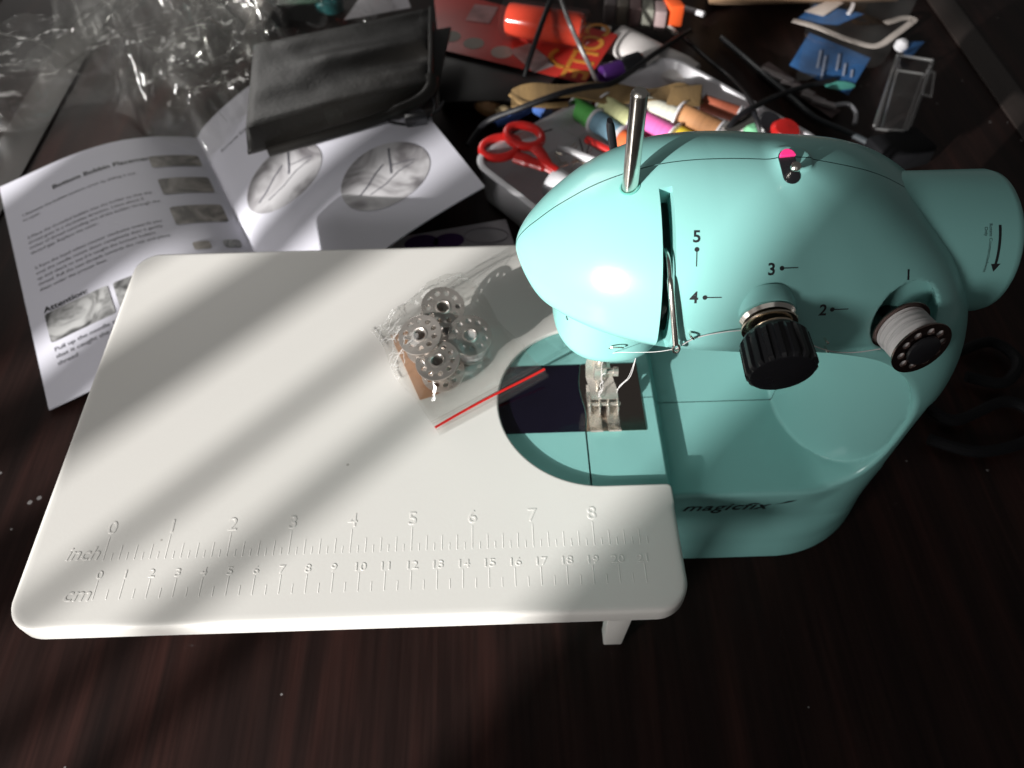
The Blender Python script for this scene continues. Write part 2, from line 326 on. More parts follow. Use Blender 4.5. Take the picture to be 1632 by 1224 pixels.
# ---------------------------------------------------------------- desk, floor and the window the light comes through
def wood():
    m = bpy.data.materials.new('dark_mahogany_varnish'); m.use_nodes = True; nt = m.node_tree; N = nt.nodes; L = nt.links; b = N['Principled BSDF']
    tc = N.new('ShaderNodeTexCoord'); mp = N.new('ShaderNodeMapping'); mp.inputs['Scale'].default_value = (26, 1.6, 10); mp.inputs['Rotation'].default_value = (0, 0, 0.22); L.new(tc.outputs['Object'], mp.inputs[0])
    n = N.new('ShaderNodeTexNoise'); n.inputs['Scale'].default_value = 2.4; n.inputs['Detail'].default_value = 9; n.inputs['Distortion'].default_value = 0.6; L.new(mp.outputs[0], n.inputs['Vector'])
    r = N.new('ShaderNodeValToRGB'); e = r.color_ramp.elements; e[0].position = 0.30; e[0].color = (0.0085, 0.0050, 0.0046, 1); e[1].position = 0.80; e[1].color = (0.034, 0.0132, 0.0108, 1)
    k = e.new(0.52); k.color = (0.0155, 0.0078, 0.0068, 1); L.new(n.outputs['Fac'], r.inputs[0])
    # pale dust specks
    v = N.new('ShaderNodeTexVoronoi'); v.inputs['Scale'].default_value = 95; L.new(tc.outputs['Object'], v.inputs['Vector'])
    n2 = N.new('ShaderNodeTexNoise'); n2.inputs['Scale'].default_value = 9; n2.inputs['Detail'].default_value = 6; L.new(tc.outputs['Object'], n2.inputs['Vector'])
    th = N.new('ShaderNodeMapRange'); th.inputs[1].default_value = 0.52; th.inputs[2].default_value = 0.75; th.inputs[3].default_value = 0.0; th.inputs[4].default_value = 0.17; L.new(n2.outputs['Fac'], th.inputs[0])
    lt = N.new('ShaderNodeMath'); lt.operation = 'LESS_THAN'; L.new(v.outputs['Distance'], lt.inputs[0]); L.new(th.outputs[0], lt.inputs[1])
    mx = N.new('ShaderNodeMix'); mx.data_type = 'RGBA'; mx.inputs[7].default_value = (0.22, 0.21, 0.21, 1)
    ml = N.new('ShaderNodeMath'); ml.operation = 'MULTIPLY'; ml.inputs[1].default_value = 0.8; L.new(lt.outputs[0], ml.inputs[0]); L.new(ml.outputs[0], mx.inputs[0]); L.new(r.outputs[0], mx.inputs[6])
    # fine pores along the grain
    m3 = N.new('ShaderNodeMapping'); m3.inputs['Scale'].default_value = (420, 14, 10); m3.inputs['Rotation'].default_value = (0, 0, 0.22); L.new(tc.outputs['Object'], m3.inputs[0])
    n3 = N.new('ShaderNodeTexNoise'); n3.inputs['Scale'].default_value = 1.0; n3.inputs['Detail'].default_value = 6; L.new(m3.outputs[0], n3.inputs['Vector'])
    r3 = N.new('ShaderNodeMapRange'); r3.inputs[1].default_value = 0.35; r3.inputs[2].default_value = 0.65; r3.inputs[3].default_value = 0.80; r3.inputs[4].default_value = 1.18; L.new(n3.outputs['Fac'], r3.inputs[0])
    mg = N.new('ShaderNodeMix'); mg.data_type = 'RGBA'; mg.blend_type = 'MULTIPLY'; mg.inputs[0].default_value = 1.0; L.new(r.outputs[0], mg.inputs[6]); L.new(r3.outputs[0], mg.inputs[7]); L.new(mg.outputs[2], mx.inputs[6])
    # smears of dust
    n4 = N.new('ShaderNodeTexNoise'); n4.inputs['Scale'].default_value = 30; n4.inputs['Detail'].default_value = 8; n4.inputs['Roughness'].default_value = 0.75; L.new(tc.outputs['Object'], n4.inputs['Vector'])
    r4 = N.new('ShaderNodeMapRange'); r4.inputs[1].default_value = 0.655; r4.inputs[2].default_value = 0.76; r4.inputs[3].default_value = 0.0; r4.inputs[4].default_value = 0.30; L.new(n4.outputs['Fac'], r4.inputs[0])
    md = N.new('ShaderNodeMix'); md.data_type = 'RGBA'; md.inputs[7].default_value = (0.20, 0.19, 0.19, 1); L.new(r4.outputs[0], md.inputs[0]); L.new(mx.outputs[2], md.inputs[6])
    L.new(md.outputs[2], b.inputs['Base Color'])
    rr = N.new('ShaderNodeMapRange'); rr.inputs[3].default_value = 0.34; rr.inputs[4].default_value = 0.52; L.new(n2.outputs['Fac'], rr.inputs[0]); L.new(rr.outputs[0], b.inputs['Roughness'])
    bp = N.new('ShaderNodeBump'); bp.inputs['Strength'].default_value = 0.15; bp.inputs['Distance'].default_value = 0.0006; L.new(n.outputs['Fac'], bp.inputs['Height']); L.new(bp.outputs[0], b.inputs['Normal'])
    b.inputs['Specular IOR Level'].default_value = 0.13
    return m
WOOD = wood()
desk = props(mesh_obj('desk', *box((4, 24, -1.52), (47.5, 54, 1.5), 0.25), WOOD), 'dark varnished mahogany desk top under everything', None, None, 'structure')
for x0, x1 in ((-36.0, -33.0), (37.7, 40.0)):
    mesh_obj('edge_strip', *box(((x0+x1)/2, 24, 0.06), ((x1-x0)/2, 53.9, 0.08), 0.05), mat('dark_edge_strip', (0.022, 0.016, 0.014), 0.5, var=0.3, scale=60, stretch=(1, 0.05, 1)), desk)
props(mesh_obj('floor', *box((0, 0, -76), (300, 300, 1), 0), mat('dark_floor', (0.03, 0.022, 0.018), 0.6, var=0.3, scale=4)), 'dark floor far below the desk', None, None, 'structure')
# window wall 2.2 m towards the sun: upright bars leave the stripes of light
hd = Vector((math.cos(AZ), math.sin(AZ), 0)); sd = Vector((math.sin(AZ), -math.cos(AZ), 0))        # sun heading, and sideways (grows with x - y)
wc = np.array(TGT)/S + np.array(-SUN_D)*220.0; K = 0.78
PLASTER = mat('wall_plaster', (0.42, 0.38, 0.33), 0.9)
FRAME = mat('window_frame_paint', (0.5, 0.48, 0.44), 0.5)
def wpt(s, t, d): return wc + np.array(sd)*s + np.array(hd)*d + np.array([0, 0, t])
def wbox(name, s0, s1, t0, t1, d, material, parent):
    c = [wpt(s, t, q) for t in (t0, t1) for s, q in ((s0, -d), (s1, -d), (s1, d), (s0, d))]
    return mesh_obj(name, *hexa(c, 0), material, parent, flat=True)
def s_of(p): return (p - (0-20))/math.sqrt(2)*K
WIN = props(bpy.data.objects.new('window_wall', None), 'plastered wall with a tall barred window beside the desk', None, None, 'structure'); COL.objects.link(WIN)
SR, SL = s_of(-9.3), s_of(-56.6)
wbox('wall', SR, SR+260, -190, 150, 4, PLASTER, WIN); SM, SN = s_of(-75), s_of(-97)
wbox('wall', SN-120, SN, -190, 150, 4, PLASTER, WIN); wbox('wall', SM, SL, -62, 62, 4, PLASTER, WIN)
wbox('wall', SN, SR, 62, 150, 4, PLASTER, WIN); wbox('wall', SN, SR, -190, -62, 4, PLASTER, WIN)
for a, b in ((-24.3, -22.3), (-30.0, -28.3), (-42.6, -35.9), (-53.0, -47.5), (-85.5, -82)):
    wbox('window_bar', s_of(a), s_of(b), -62, 62, 1.2, FRAME, WIN)
def surface_nets(f, lo, hi, h):
    ax = [np.arange(lo[i], hi[i]+h, h) for i in range(3)]; n = [len(a) for a in ax]
    F = np.empty(n, np.float32); YY, ZZ = np.meshgrid(ax[1], ax[2], indexing='ij'); yz = np.stack([YY.ravel(), ZZ.ravel()], 1)
    for i, x in enumerate(ax[0]):
        F[i] = f(np.concatenate([np.full((len(yz), 1), x), yz], 1)).reshape(n[1], n[2])
    s = F < 0; c = np.zeros([k-1 for k in n], np.int8)
    for dx in (0, 1):
        for dy in (0, 1):
            for dz in (0, 1): c += s[dx:n[0]-1+dx, dy:n[1]-1+dy, dz:n[2]-1+dz]
    ids = np.argwhere((c > 0) & (c < 8)); idx = np.full(c.shape, -1, np.int64); idx[tuple(ids.T)] = np.arange(len(ids))
    P = np.zeros((len(ids), 3)); W = np.zeros(len(ids))
    cor = [(a, b, d) for a in (0, 1) for b in (0, 1) for d in (0, 1)]
    for a in cor:
        for k in range(3):
            if a[k]: continue
            b = list(a); b[k] = 1
            fa = F[ids[:, 0]+a[0], ids[:, 1]+a[1], ids[:, 2]+a[2]]; fb = F[ids[:, 0]+b[0], ids[:, 1]+b[1], ids[:, 2]+b[2]]
            m = (fa < 0) != (fb < 0); t = np.where(m, fa/np.where(m, fa-fb, 1), 0)
            pt = np.tile(np.array(a, float), (len(ids), 1)); pt[:, k] += t
            P[m] += pt[m]; W[m] += 1
    P = (ids + P/W[:, None])*h + np.array(lo)
    quads = []
    for k in range(3):
        a, b = [(1, 2), (2, 0), (0, 1)][k]
        sl0 = [slice(None)]*3; sl1 = [slice(None)]*3; sl0[k] = slice(0, -1); sl1[k] = slice(1, None)
        s0, s1 = s[tuple(sl0)], s[tuple(sl1)]; e = np.argwhere(s0 != s1)
        e = e[(e[:, a] > 0) & (e[:, b] > 0) & (e[:, a] < n[a]-1) & (e[:, b] < n[b]-1)]
        flip = s0[tuple(e.T)]
        def cell(da, db):
            q = e.copy(); q[:, a] -= da; q[:, b] -= db; return idx[tuple(q.T)]
        q = np.stack([cell(1, 1), cell(0, 1), cell(0, 0), cell(1, 0)], 1)
        q[~flip] = q[~flip][:, ::-1]; quads.append(q)
    Q = np.concatenate(quads)
    for _ in range(3):                                     # pull the vertices onto the surface
        f0 = f(P); e = 0.01; g = np.stack([(f(P+np.eye(3)[i]*e)-f0)/e for i in range(3)], 1)
        st = f0[:, None]*g/np.maximum((g**2).sum(1), 0.05)[:, None]
        l = np.linalg.norm(st, axis=1, keepdims=True); P = P - st*np.minimum(1, 0.35*h/np.maximum(l, 1e-9))
    return P, Q
def on_body(p, n_iter=12):
    """move points along the local normal until they lie on the moulded body"""
    P = np.array(p, float)
    for _ in range(n_iter):
        f0 = body(P); e = 0.02; g = np.stack([(body(P+np.eye(3)[i]*e)-f0)/e for i in range(3)], 1)
        P = P - 0.8*f0[:, None]*g/np.maximum((g**2).sum(1), 0.2)[:, None]
    return P
def body_normal(p):
    p = np.array(p, float); e = 0.03
    g = np.array([body((p+e*k)[None])[0]-body((p-e*k)[None])[0] for k in np.eye(3)]); return g/np.linalg.norm(g)
def decal(name, VF, anchor, parent, up=(0, 0.6, 1), lift=0.004, material=None):
    """flat print laid on the moulded body at anchor"""
    a = on_body(np.array([anchor]))[0]; n = body_normal(a); u = np.array(up, float); u -= n*np.dot(u, n); u /= np.linalg.norm(u); r = np.cross(u, n)
    V, Fc = VF; P = a + V[:, :1]*r + V[:, 1:2]*u
    P = on_body(P, 5)
    nn = np.array([body_normal(q) for q in P]) if len(P) < 400 else np.tile(n, (len(P), 1))
    P = P + nn*(lift + V[:, 2:3]*0.3)
    return mesh_obj(name, P, Fc, material or INK, parent)

MACH = thing('sewing_machine', 'mint green miniature sewing machine with chrome spool pin and black tension knob', 'sewing machine', (9, 20, 0))
P, Q = surface_nets(body, (-2.6, 14.2, -0.4), (18.2, 26.0, 19.6), 0.085)
bm = bmesh.new(); bv = [bm.verts.new(p) for p in P.tolist()]
for q in Q.tolist():
    try: bm.faces.new([bv[i] for i in q])
    except ValueError: pass
def bis(co, no):
    bmesh.ops.bisect_plane(bm, geom=list(bm.verts)+list(bm.edges)+list(bm.faces), dist=1e-6, plane_co=co, plane_no=no)
bis((0, CYM, 0), (0, 1, 0)); bis((3.53, 0, 0), (1, 0, 0)); bis((3.60, 0, 0), (1, 0, 0))
# the open joint of the free-arm cover in front of the needle plate
cut = [f for f in bm.faces if 3.53 < f.calc_center_median().x < 3.60 and f.calc_center_median().y < 18.4 and 3.5 < f.calc_center_median().z < 5.9]
bmesh.ops.delete(bm, geom=cut, context='FACES')
# the open slot of the take-up lever, with moulded walls going inwards
SX0, SX1, SLY = 5.03, 5.43, 19.05
bis((SX0, 0, 0), (1, 0, 0)); bis((SX1, 0, 0), (1, 0, 0)); bis((0, SLY, 0), (0, 1, 0)); bis((0, 0, 14.2), (0, 0, 1))
cut = [f for f in bm.faces if SX0 < f.calc_center_median().x < SX1 and f.calc_center_median().y < SLY and f.calc_center_median().z > 14.2]
be = set(e for f in cut for e in f.edges); cs = set(cut); be = [e for e in be if any(f not in cs for f in e.link_faces)]
bmesh.ops.delete(bm, geom=cut, context='FACES')
be = [e for e in be if e.is_valid]
ex = bmesh.ops.extrude_edge_only(bm, edges=be)
for v in (g for g in ex['geom'] if isinstance(g, bmesh.types.BMVert)):
    a_ = Vector((0, CYM, 14.0)); d_ = Vector((0, v.co.y-CYM, v.co.z-14.0)).normalized(); v.co -= d_*0.8
fr = []; bk = []
bm.verts.index_update()
for f in bm.faces:
    (fr if f.calc_center_median().y < CYM else bk).append([v.index for v in f.verts])
AV = np.array([v.co[:] for v in bm.verts]); bm.free()
def shell(name, faces, dy, material=TEAL):
    used = np.unique(np.concatenate([np.array(f) for f in faces])); mp = -np.ones(len(AV), int); mp[used] = np.arange(len(used))
    V = AV[used].copy(); near = np.abs(V[:, 1]-CYM) < 0.02; V[near, 1] += dy
    return mesh_obj(name, V, [[mp[i] for i in f] for f in faces], material, MACH, angle=42)
front = shell('front_shell', fr, -0.02); back = shell('back_shell', bk, 0.02)

# ---- hand wheel
hw = mesh_obj('hand_wheel', *lathe([(0.3, 0.0), (2.42, 0.0), (2.5, 0.08), (2.5, 3.75), (2.44, 3.98), (2.28, 4.12), (2.1, 4.15), (0.0, 4.15)], (13.2, CYM, 14.85), (1, 0, 0), 192), TEAL, MACH)
def wheel_print(VF, xc, ang, name):
    V, Fc = VF     # text runs round the wheel: its x axis is the downward direction at the front
    th = ang - V[:, 0]/2.5; r = 2.506 + V[:, 2]*0.3
    return mesh_obj(name, np.stack([xc + V[:, 1], CYM - r*np.cos(th), 14.85 + r*np.sin(th)], 1), Fc, INK, hw)
W0 = math.radians(38)
arrow = flat2d([[(-0.75, -0.045), (0.52, -0.045), (0.52, -0.16), (0.8, 0), (0.52, 0.16), (0.52, 0.045), (-0.75, 0.045)]], 0.004)
def densify(VF, cuts=3):
    bm = bmesh.new(); v = [bm.verts.new(p) for p in VF[0]]
    for f in VF[1]:
        try: bm.faces.new([v[i] for i in f])
        except ValueError: pass
    bmesh.ops.triangulate(bm, faces=bm.faces); bmesh.ops.subdivide_edges(bm, edges=bm.edges, cuts=cuts, use_grid_fill=True)
    r = from_bm(bm); bm.free(); return r
wheel_print(densify(densify(arrow, 3), 2), 16.35, W0, 'direction_arrow')
wheel_print(text2d('Rotate Counterclockwise', 0.155), 16.0, W0, 'rotation_lettering')
wheel_print(text2d('Only', 0.155), 15.84, W0+0.22, 'rotation_lettering')

# ---- slide cover over the bobbin, needle plate
def plate(name, xs0, xs1, y0, y1, z0, z1, material):
    ys = np.linspace(y0, y1, 14); L = [(xs0(y), y) for y in ys][::-1]; Rr = [(xs1(y), y) for y in ys]
    o = np.array(Rr + L); return mesh_obj(name, *loft([[(a, b, z0) for a, b in o], [(a, b, z1-0.02) for a, b in o], [(a+(0.02 if i >= 14 else -0.02), b, z1) for i, (a, b) in enumerate(o)]]), material, MACH, angle=30)
wav = lambda y: 3.55 + 0.09*math.sin((y-18.3)*1.9)
plate('bobbin_slide_cover', lambda y: -1.2, lambda y: wav(y)-0.015, 18.29, 21.98, 5.68, 5.77, PURPLE)
npl = plate('needle_plate', lambda y: wav(y)+0.015, lambda y: 6.24, 18.28, 21.99, 5.68, 5.775, STEEL)
mesh_obj('needle_slot', *box((4.35, 19.75, 5.777), (0.06, 0.35, 0.003), 0), BLACK, npl)

# ---- spool pin, presser lever, switch
mesh_obj('spool_pin', *lathe([(0.255, -1.2), (0.255, 3.28), (0.23, 3.36), (0.17, 3.42), (0.0, 3.43)], (4.2, 19.42, 18.2), (-0.035, 0.0, 1), 40), CHROME, MACH)
mesh_obj('pin_socket', *lathe([(0.29, -0.3), (0.335, -0.02), (0.335, 0.02), (0.29, 0.03), (0.27, -0.3)], on_body(np.array([(4.2, 19.42, 18.2)]))[0], body_normal((4.2, 19.42, 18.2)), 32), TEAL_SHADE, MACH)  # darker teal ring stands in for the shaded pin hole
mesh_obj('presser_lever', *loft([[(x, 23.3+y*0.5, z) for x, y in circle(0, 0, 1, 1, 16)*np.array([wd, 0.36])+np.array([cx, 0])] for z, wd, cx in ((13.5, 0.15, 4.45), (16.6, 0.15, 4.28), (17.3, 0.16, 4.12), (17.75, 0.15, 4.03), (17.95, 0.10, 3.99))]), BLACK, MACH)
sw = on_body(np.array([(9.18, 19.6, 18.6)]))[0]; sn = body_normal(sw)
def oval(L_, W_, n=24):
    a = circle(0, L_-W_, W_, n=n, a0=0, a1=math.pi); b = circle(0, -(L_-W_), W_, n=n, a0=math.pi, a1=2*math.pi); return np.concatenate([a, b])
sr = np.array([1, 0.12, 0]); su = np.cross(sn, sr)
def swp(VF, lift): return place2d(VF, sw, sr, su, lift)
swb = mesh_obj('switch_bezel', *swp(flat2d([oval(0.60, 0.27)], 0.05, 0.015), -0.015), BLACK, MACH)
mesh_obj('switch_slider', *swp(flat2d([np.array([(x, y) for x, y in oval(0.57, 0.25) if y > -0.10])], 0.14, 0.03), 0.02), PINK, swb)
bp_ = sw + sn*0.05 - su/np.linalg.norm(su)*0.16 + np.array([0.07, 0, 0])
mesh_obj('switch_toggle', *lathe([(0.085, 0), (0.085, 0.26), (0.14, 0.30), (0.17, 0.38), (0.15, 0.48), (0.08, 0.54), (0, 0.55)], bp_, sn+np.array([0.1, -0.25, 0]), 20), CHROME, MACH)

# ---- tension assembly
td = np.array([0.03, -1.0, -0.10]); td /= np.linalg.norm(td); tb = np.array([8.34, 16.2, 15.88])
ten = mesh_obj('tension_boss', *lathe([(0.98, -0.2), (0.96, 0.22), (0.90, 0.34), (0.6, 0.36), (0, 0.36)], tb, td, 48), TEAL, MACH)
mesh_obj('tension_disc', *lathe([(0.3, 0.37), (0.84, 0.37), (0.88, 0.42), (0.78, 0.52), (0.3, 0.56)], tb, td, 48), CHROME, MACH)
mesh_obj('tension_disc', *lathe([(0.3, 0.58), (0.78, 0.60), (0.88, 0.70), (0.86, 0.74), (0.3, 0.80)], tb, td, 48), BRASS, MACH)
u_, v_, w_ = axes(td)
sp = [tb + w_*(0.82+0.75*i/60) + (u_*math.cos(i/60*2.2*2*math.pi) + v_*math.sin(i/60*2.2*2*math.pi))*(0.70-0.15*i/60) for i in range(61)]
mesh_obj('tension_spring', *tube(sp, 0.05, 8), BRASS, MACH)
mesh_obj('tension_shaft', *lathe([(0.34, 0.3), (0.34, 1.6)], tb, td, 24), BLACK, MACH)
kn = lambda k, h: 1.0 if h > 2.36 else (1 + 0.05*(1 if (k % 8) < 4 else -1)*(1 if 1.25 < h < 2.36 else 0))
mesh_obj('tension_knob', *lathe([(0.5, 1.05), (0.90, 1.08), (0.98, 1.2), (1.00, 1.30), (1.03, 2.25), (1.02, 2.35), (0.97, 2.44), (0.90, 2.47), (0, 2.47)], tb, td, 144, kn), BLACK, MACH, angle=30)

# ---- needle bar, presser bar and foot
nb = mesh_obj('needle_bar', *lathe([(0.17, 0), (0.17, 4.8)], (4.12, 19.95, 8.0), (0, 0, 1), 24), FOOTM, MACH)
nc = mesh_obj('needle_clamp', *join(box((4.12, 19.80, 8.15), (0.26, 0.22, 0.42), 0.05), lathe([(0.13, 0), (0.13, 0.30), (0.20, 0.31), (0.20, 0.52), (0.0, 0.53)], (4.38, 19.8, 8.1), (1, -0.1, 0), 20)), FOOTM, MACH)
mesh_obj('needle', *lathe([(0.075, 0), (0.075, -0.8), (0.045, -0.95), (0.045, -2.3), (0.005, -2.6)], (4.12, 19.75, 8.0), (0, 0, 1), 12), FOOTM, nb)
mesh_obj('presser_bar', *lathe([(0.18, 0), (0.18, 4.5)], (4.05, 20.45, 7.6), (0, 0, 1), 20), FOOTM, MACH)
def sheet(pts, w, t, mname, material, parent, xs=None):
    """bent metal strip: side profile pts (y, z), width w about x"""
    n = len(pts); V = []; Fc = []; pts = np.array(pts, float)
    nr = np.gradient(pts, axis=0); nr = np.stack([-nr[:, 1], nr[:, 0]], 1); nr /= np.linalg.norm(nr, axis=1)[:, None]
    for i in range(n):
        x0, x1 = (xs[i] if xs else (4.12-w/2, 4.12+w/2))
        a = pts[i]; b = pts[i]+nr[i]*t
        V += [(x0, *a), (x1, *a), (x1, *b), (x0, *b)]
    for i in range(n-1):
        for k in range(4): Fc.append([i*4+k, i*4+(k+1) % 4, (i+1)*4+(k+1) % 4, (i+1)*4+k])
    Fc += [[0, 1, 2, 3], [4*n-4, 4*n-3, 4*n-2, 4*n-1]]
    return mesh_obj(mname, *fix_normals(V, Fc), material, parent)
foot = sheet([(20.35, 9.2), (20.28, 8.6), (20.2, 8.0), (20.15, 7.2), (19.75, 6.75), (19.4, 6.6)], 0.8, 0.09, 'presser_foot', FOOTM, MACH,
             xs=[(3.80, 4.5), (3.62, 4.55), (3.56, 4.6), (3.62, 4.8), (3.80, 5.0), (3.86, 5.02)])
for s_, xx in ((0, (3.74, 4.28)), (1, (4.54, 5.08))):
    sheet([(19.75, 5.94), (19.0, 5.88), (18.5, 5.88), (18.3, 5.92), (18.12, 6.08)], 0.4, 0.07, 'foot_toe', FOOTM, foot, xs=[xx]*5)
sheet([(20.5, 6.2), (20.3, 5.95), (19.9, 5.88), (19.7, 5.9)], 0.4, 0.07, 'foot_sole', FOOTM, foot, xs=[(3.74, 5.08)]*4)
for xx in (3.79, 4.22, 4.60, 5.02):
    mesh_obj('foot_bracket', *hexa([(xx-0.035, 18.95, 5.95), (xx+0.035, 18.95, 5.95), (xx+0.035, 19.75, 5.95), (xx-0.035, 19.75, 5.95), (xx-0.035, 19.1, 6.35), (xx+0.035, 19.1, 6.35), (xx+0.035, 19.7, 6.55), (xx-0.035, 19.7, 6.55)], 0.015), FOOTM, foot)
mesh_obj('hinge_pin', *lathe([(0.09, -0.72), (0.09, 0.72)], (4.41, 19.35, 6.3), (1, 0, 0), 16), FOOTM, foot)
# ---- take-up lever, thread guides, lever plug
lev = mesh_obj('take_up_lever', *tube(smooth_path([(5.2, 18.3, 16.9), (5.2, 17.2, 17.3), (5.23, 16.5, 16.95), (5.32, 15.95, 16.3), (5.44, 15.6, 15.6), (5.52, 15.42, 15.15)], 8), [0.07]*16+[0.10]*25, 12), CHROME, MACH)
mesh_obj('lever_eye', *tube([(5.55+0.10*math.cos(a), 15.36+0.05*math.sin(a), 15.02+0.14*math.sin(a)) for a in np.linspace(0, 2*math.pi, 20)[:-1]], 0.045, 8, True), CHROME, lev)
def hook(p, s_=1.0):
    p = on_body(np.array([p]))[0]; n = body_normal(p)
    pts = [p-n*0.1, p+n*0.22*s_, p+n*0.30*s_+np.array([0.07, 0, -0.05])*s_, p+n*0.24*s_+np.array([0.13, 0, -0.15])*s_, p+n*0.1+np.array([0.13, 0, -0.24])*s_]
    return mesh_obj('thread_guide', *tube(smooth_path(pts, 6), 0.04, 8), CHROME, MACH)
hook((6.0, 15.8, 15.35)); hook((10.4, 15.7, 14.95), 0.7); hook((10.5, 15.65, 14.6), 0.7)
rg = np.array([4.08, 17.36, 12.72])
mesh_obj('thread_ring', *tube([rg + np.array([0.26*math.cos(a), -0.07*math.sin(a)-0.05, 0.12*math.sin(a)]) for a in np.linspace(-0.4, math.pi+0.9, 22)] , 0.028, 8), CHROME, MACH)
mesh_obj('cable_socket', *box((16.4, 19.2, 7.8), (0.42, 2.4, 2.0), 0.2), BLACK, MACH)

# ---- printed numbers with their pin marks
def mark(L_): return flat2d([circle(0, 0, 0.075, n=16)], 0.004), flat2d([[(0, -0.017), (L_, -0.017), (L_, 0.017), (0, 0.017)]], 0.004)
def number(s_, at, dot, vec, size=0.52):
    decal('printed_number', text2d(s_, size, bold=0.012), at, MACH)
    a, b = mark(0.52)
    if vec == 'v': b = (np.stack([b[0][:, 1], -b[0][:, 0], b[0][:, 2]], 1), b[1])
    decal('pin_mark', join(a, densify(b, 2)), dot, MACH)
number('5', (6.05, 17.36, 17.68), (6.05, 17.19, 17.54), 'v')
number('4', (6.01, 16.17, 16.28), (6.34, 16.24, 16.44), 'h')
number('3', (8.34, 16.6, 16.97), (8.66, 16.75, 17.09), 'h')
number('2', (10.13, 15.98, 15.76), (10.43, 16.07, 15.91), 'h')
decal('printed_number', text2d('1', 0.46, bold=0.012), (12.83, 16.66, 16.52), MACH)
decal('printed_number', text2d('6', 0.34, bold=0.006), (2.39, 18.32, 13.2), MACH, up=(0, 0, 1))
decal('printed_number', text2d('5', 0.30, bold=0.004), (2.06, 19.17, 12.9), MACH, up=(0, 0, 1))
# ---- lettering on the base
decal('brand_lettering', text2d('magicfix', 1.05, shear=0.28, space=1.08, bold=0.015), (9.5, 15.4, 3.62), MACH, up=(0, 0, 1), lift=0.014)
decal('brand_needle', flat2d([[(-0.45, -0.14), (0.15, 0.06), (0.42, 0.34), (0.05, 0.26), (-0.12, 0.06)]], 0.004), (12.05, 15.4, 4.2), MACH, up=(0, 0, 1), lift=0.012)

# ---- bobbin kit: one builder for the wound bobbin on the machine and those in the bag
def flange():
    return flat2d([circle(0, 0, 1.0, n=48)] + [circle(0.69*math.cos(k*2*math.pi/10), 0.69*math.sin(k*2*math.pi/10), 0.125, n=12) for k in range(10)] + [circle(0, 0, 0.30, n=20)], 0.07, 0.012)
FL = flange(); FL = (FL[0]-np.array([0, 0, 0.035]), FL[1])
def off(VF, z): return VF[0]+np.array([0, 0, z]), VF[1]
def bobbin(label, loc, rot, wound=None, group=None, metal=BRASS, wr=0.86):
    t = thing('bobbin', label, 'bobbin', loc, rot, group)
    mesh_obj('flange', *off(FL, 0.0), metal, t, world=False); mesh_obj('flange', *off(FL, 1.08), metal, t, world=False)
    mesh_obj('core', *lathe([(0.30, -0.06), (0.36, -0.05), (0.36, 1.13), (0.30, 1.15), (0.26, 1.12), (0.26, -0.05), (0.30, -0.06)], seg=28), metal, t, world=False)
    if wound:
        rr = random.Random(3); pr = [(0.36, 0.05)] + [(wr-0.012*(i % 2)-0.02*rr.random(), 0.05+0.98*i/40) for i in range(41)] + [(0.36, 1.03)]
        mesh_obj('wound_thread', *lathe(pr, seg=48), wound, t, world=False, angle=60)
    return t
def rot_to(d, spin=0.0):
    u, v, w = axes(d); m = Matrix(((u[0], v[0], w[0]), (u[1], v[1], w[1]), (u[2], v[2], w[2]))); return m @ Matrix.Rotation(spin, 3, 'Z')
bd = np.array([0.20, -0.93, 0.16]); bd /= np.linalg.norm(bd); bp0 = np.array([12.98, 16.0, 15.0])
UPB = bobbin('steel bobbin wound with white thread pushed on the winder of the machine', bp0, rot_to(bd, 0.2), THREADW, metal=mat('brown_nickel', (0.30, 0.22, 0.20), 0.25, 1.0))
mesh_obj('winder_shaft', *lathe([(0.22, -1.0), (0.22, 1.0), (0.5, 1.13), (0.56, 1.18), (0.54, 1.26), (0.42, 1.31), (0, 1.32)], bp0, bd, 32), BLACK, MACH)

# ---- thread through the machine
def strand(pts, r=0.018): return tube(smooth_path(pts, 8), r, 6)
thr = props(mesh_obj('white_thread', *strand([(12.1, 15.2, 14.9), (11.3, 15.2, 14.75), (10.5, 15.3, 14.75), (9.6, 15.35, 15.2), (9.1, 15.5, 15.5)]), THREADW), 'white thread strung along the front of the machine down to its needle', 'thread')
mesh_obj('thread_run', *strand([(7.6, 15.55, 15.6), (6.9, 15.6, 15.45), (6.15, 15.6, 15.2), (5.55, 15.36, 15.0)]), THREADW, thr)
mesh_obj('thread_run', *strand([(5.55, 15.36, 15.0), (5.1, 15.9, 14.2), (4.6, 16.7, 13.2), (4.2, 17.2, 12.6), (4.0, 17.6, 12.0), (4.08, 19.3, 9.3), (4.18, 19.5, 8.0), (4.3, 19.5, 7.3), (4.15, 19.5, 6.6), (4.12, 19.7, 6.0)], 0.011), THREADW, thr)
mesh_obj('thread_tail', *strand([(5.0, 17.8, 11.6), (5.1, 18.4, 9.6), (4.98, 18.9, 8.4), (4.82, 19.1, 7.7)], 0.014), THREADW, thr)
mesh_obj('thread_tail', *strand([(5.0, 17.8, 11.6), (5.05, 18.5, 9.4), (4.88, 19.0, 8.1), (4.85, 19.15, 7.4)], 0.011), THREADW, thr)
mesh_obj('thread_twist', *tube([(4.22+0.07*math.cos(a*3), 19.45+0.07*math.sin(a*3), 8.4-a*0.28) for a in np.linspace(0, 7, 60)], 0.014, 6), THREADW, thr)
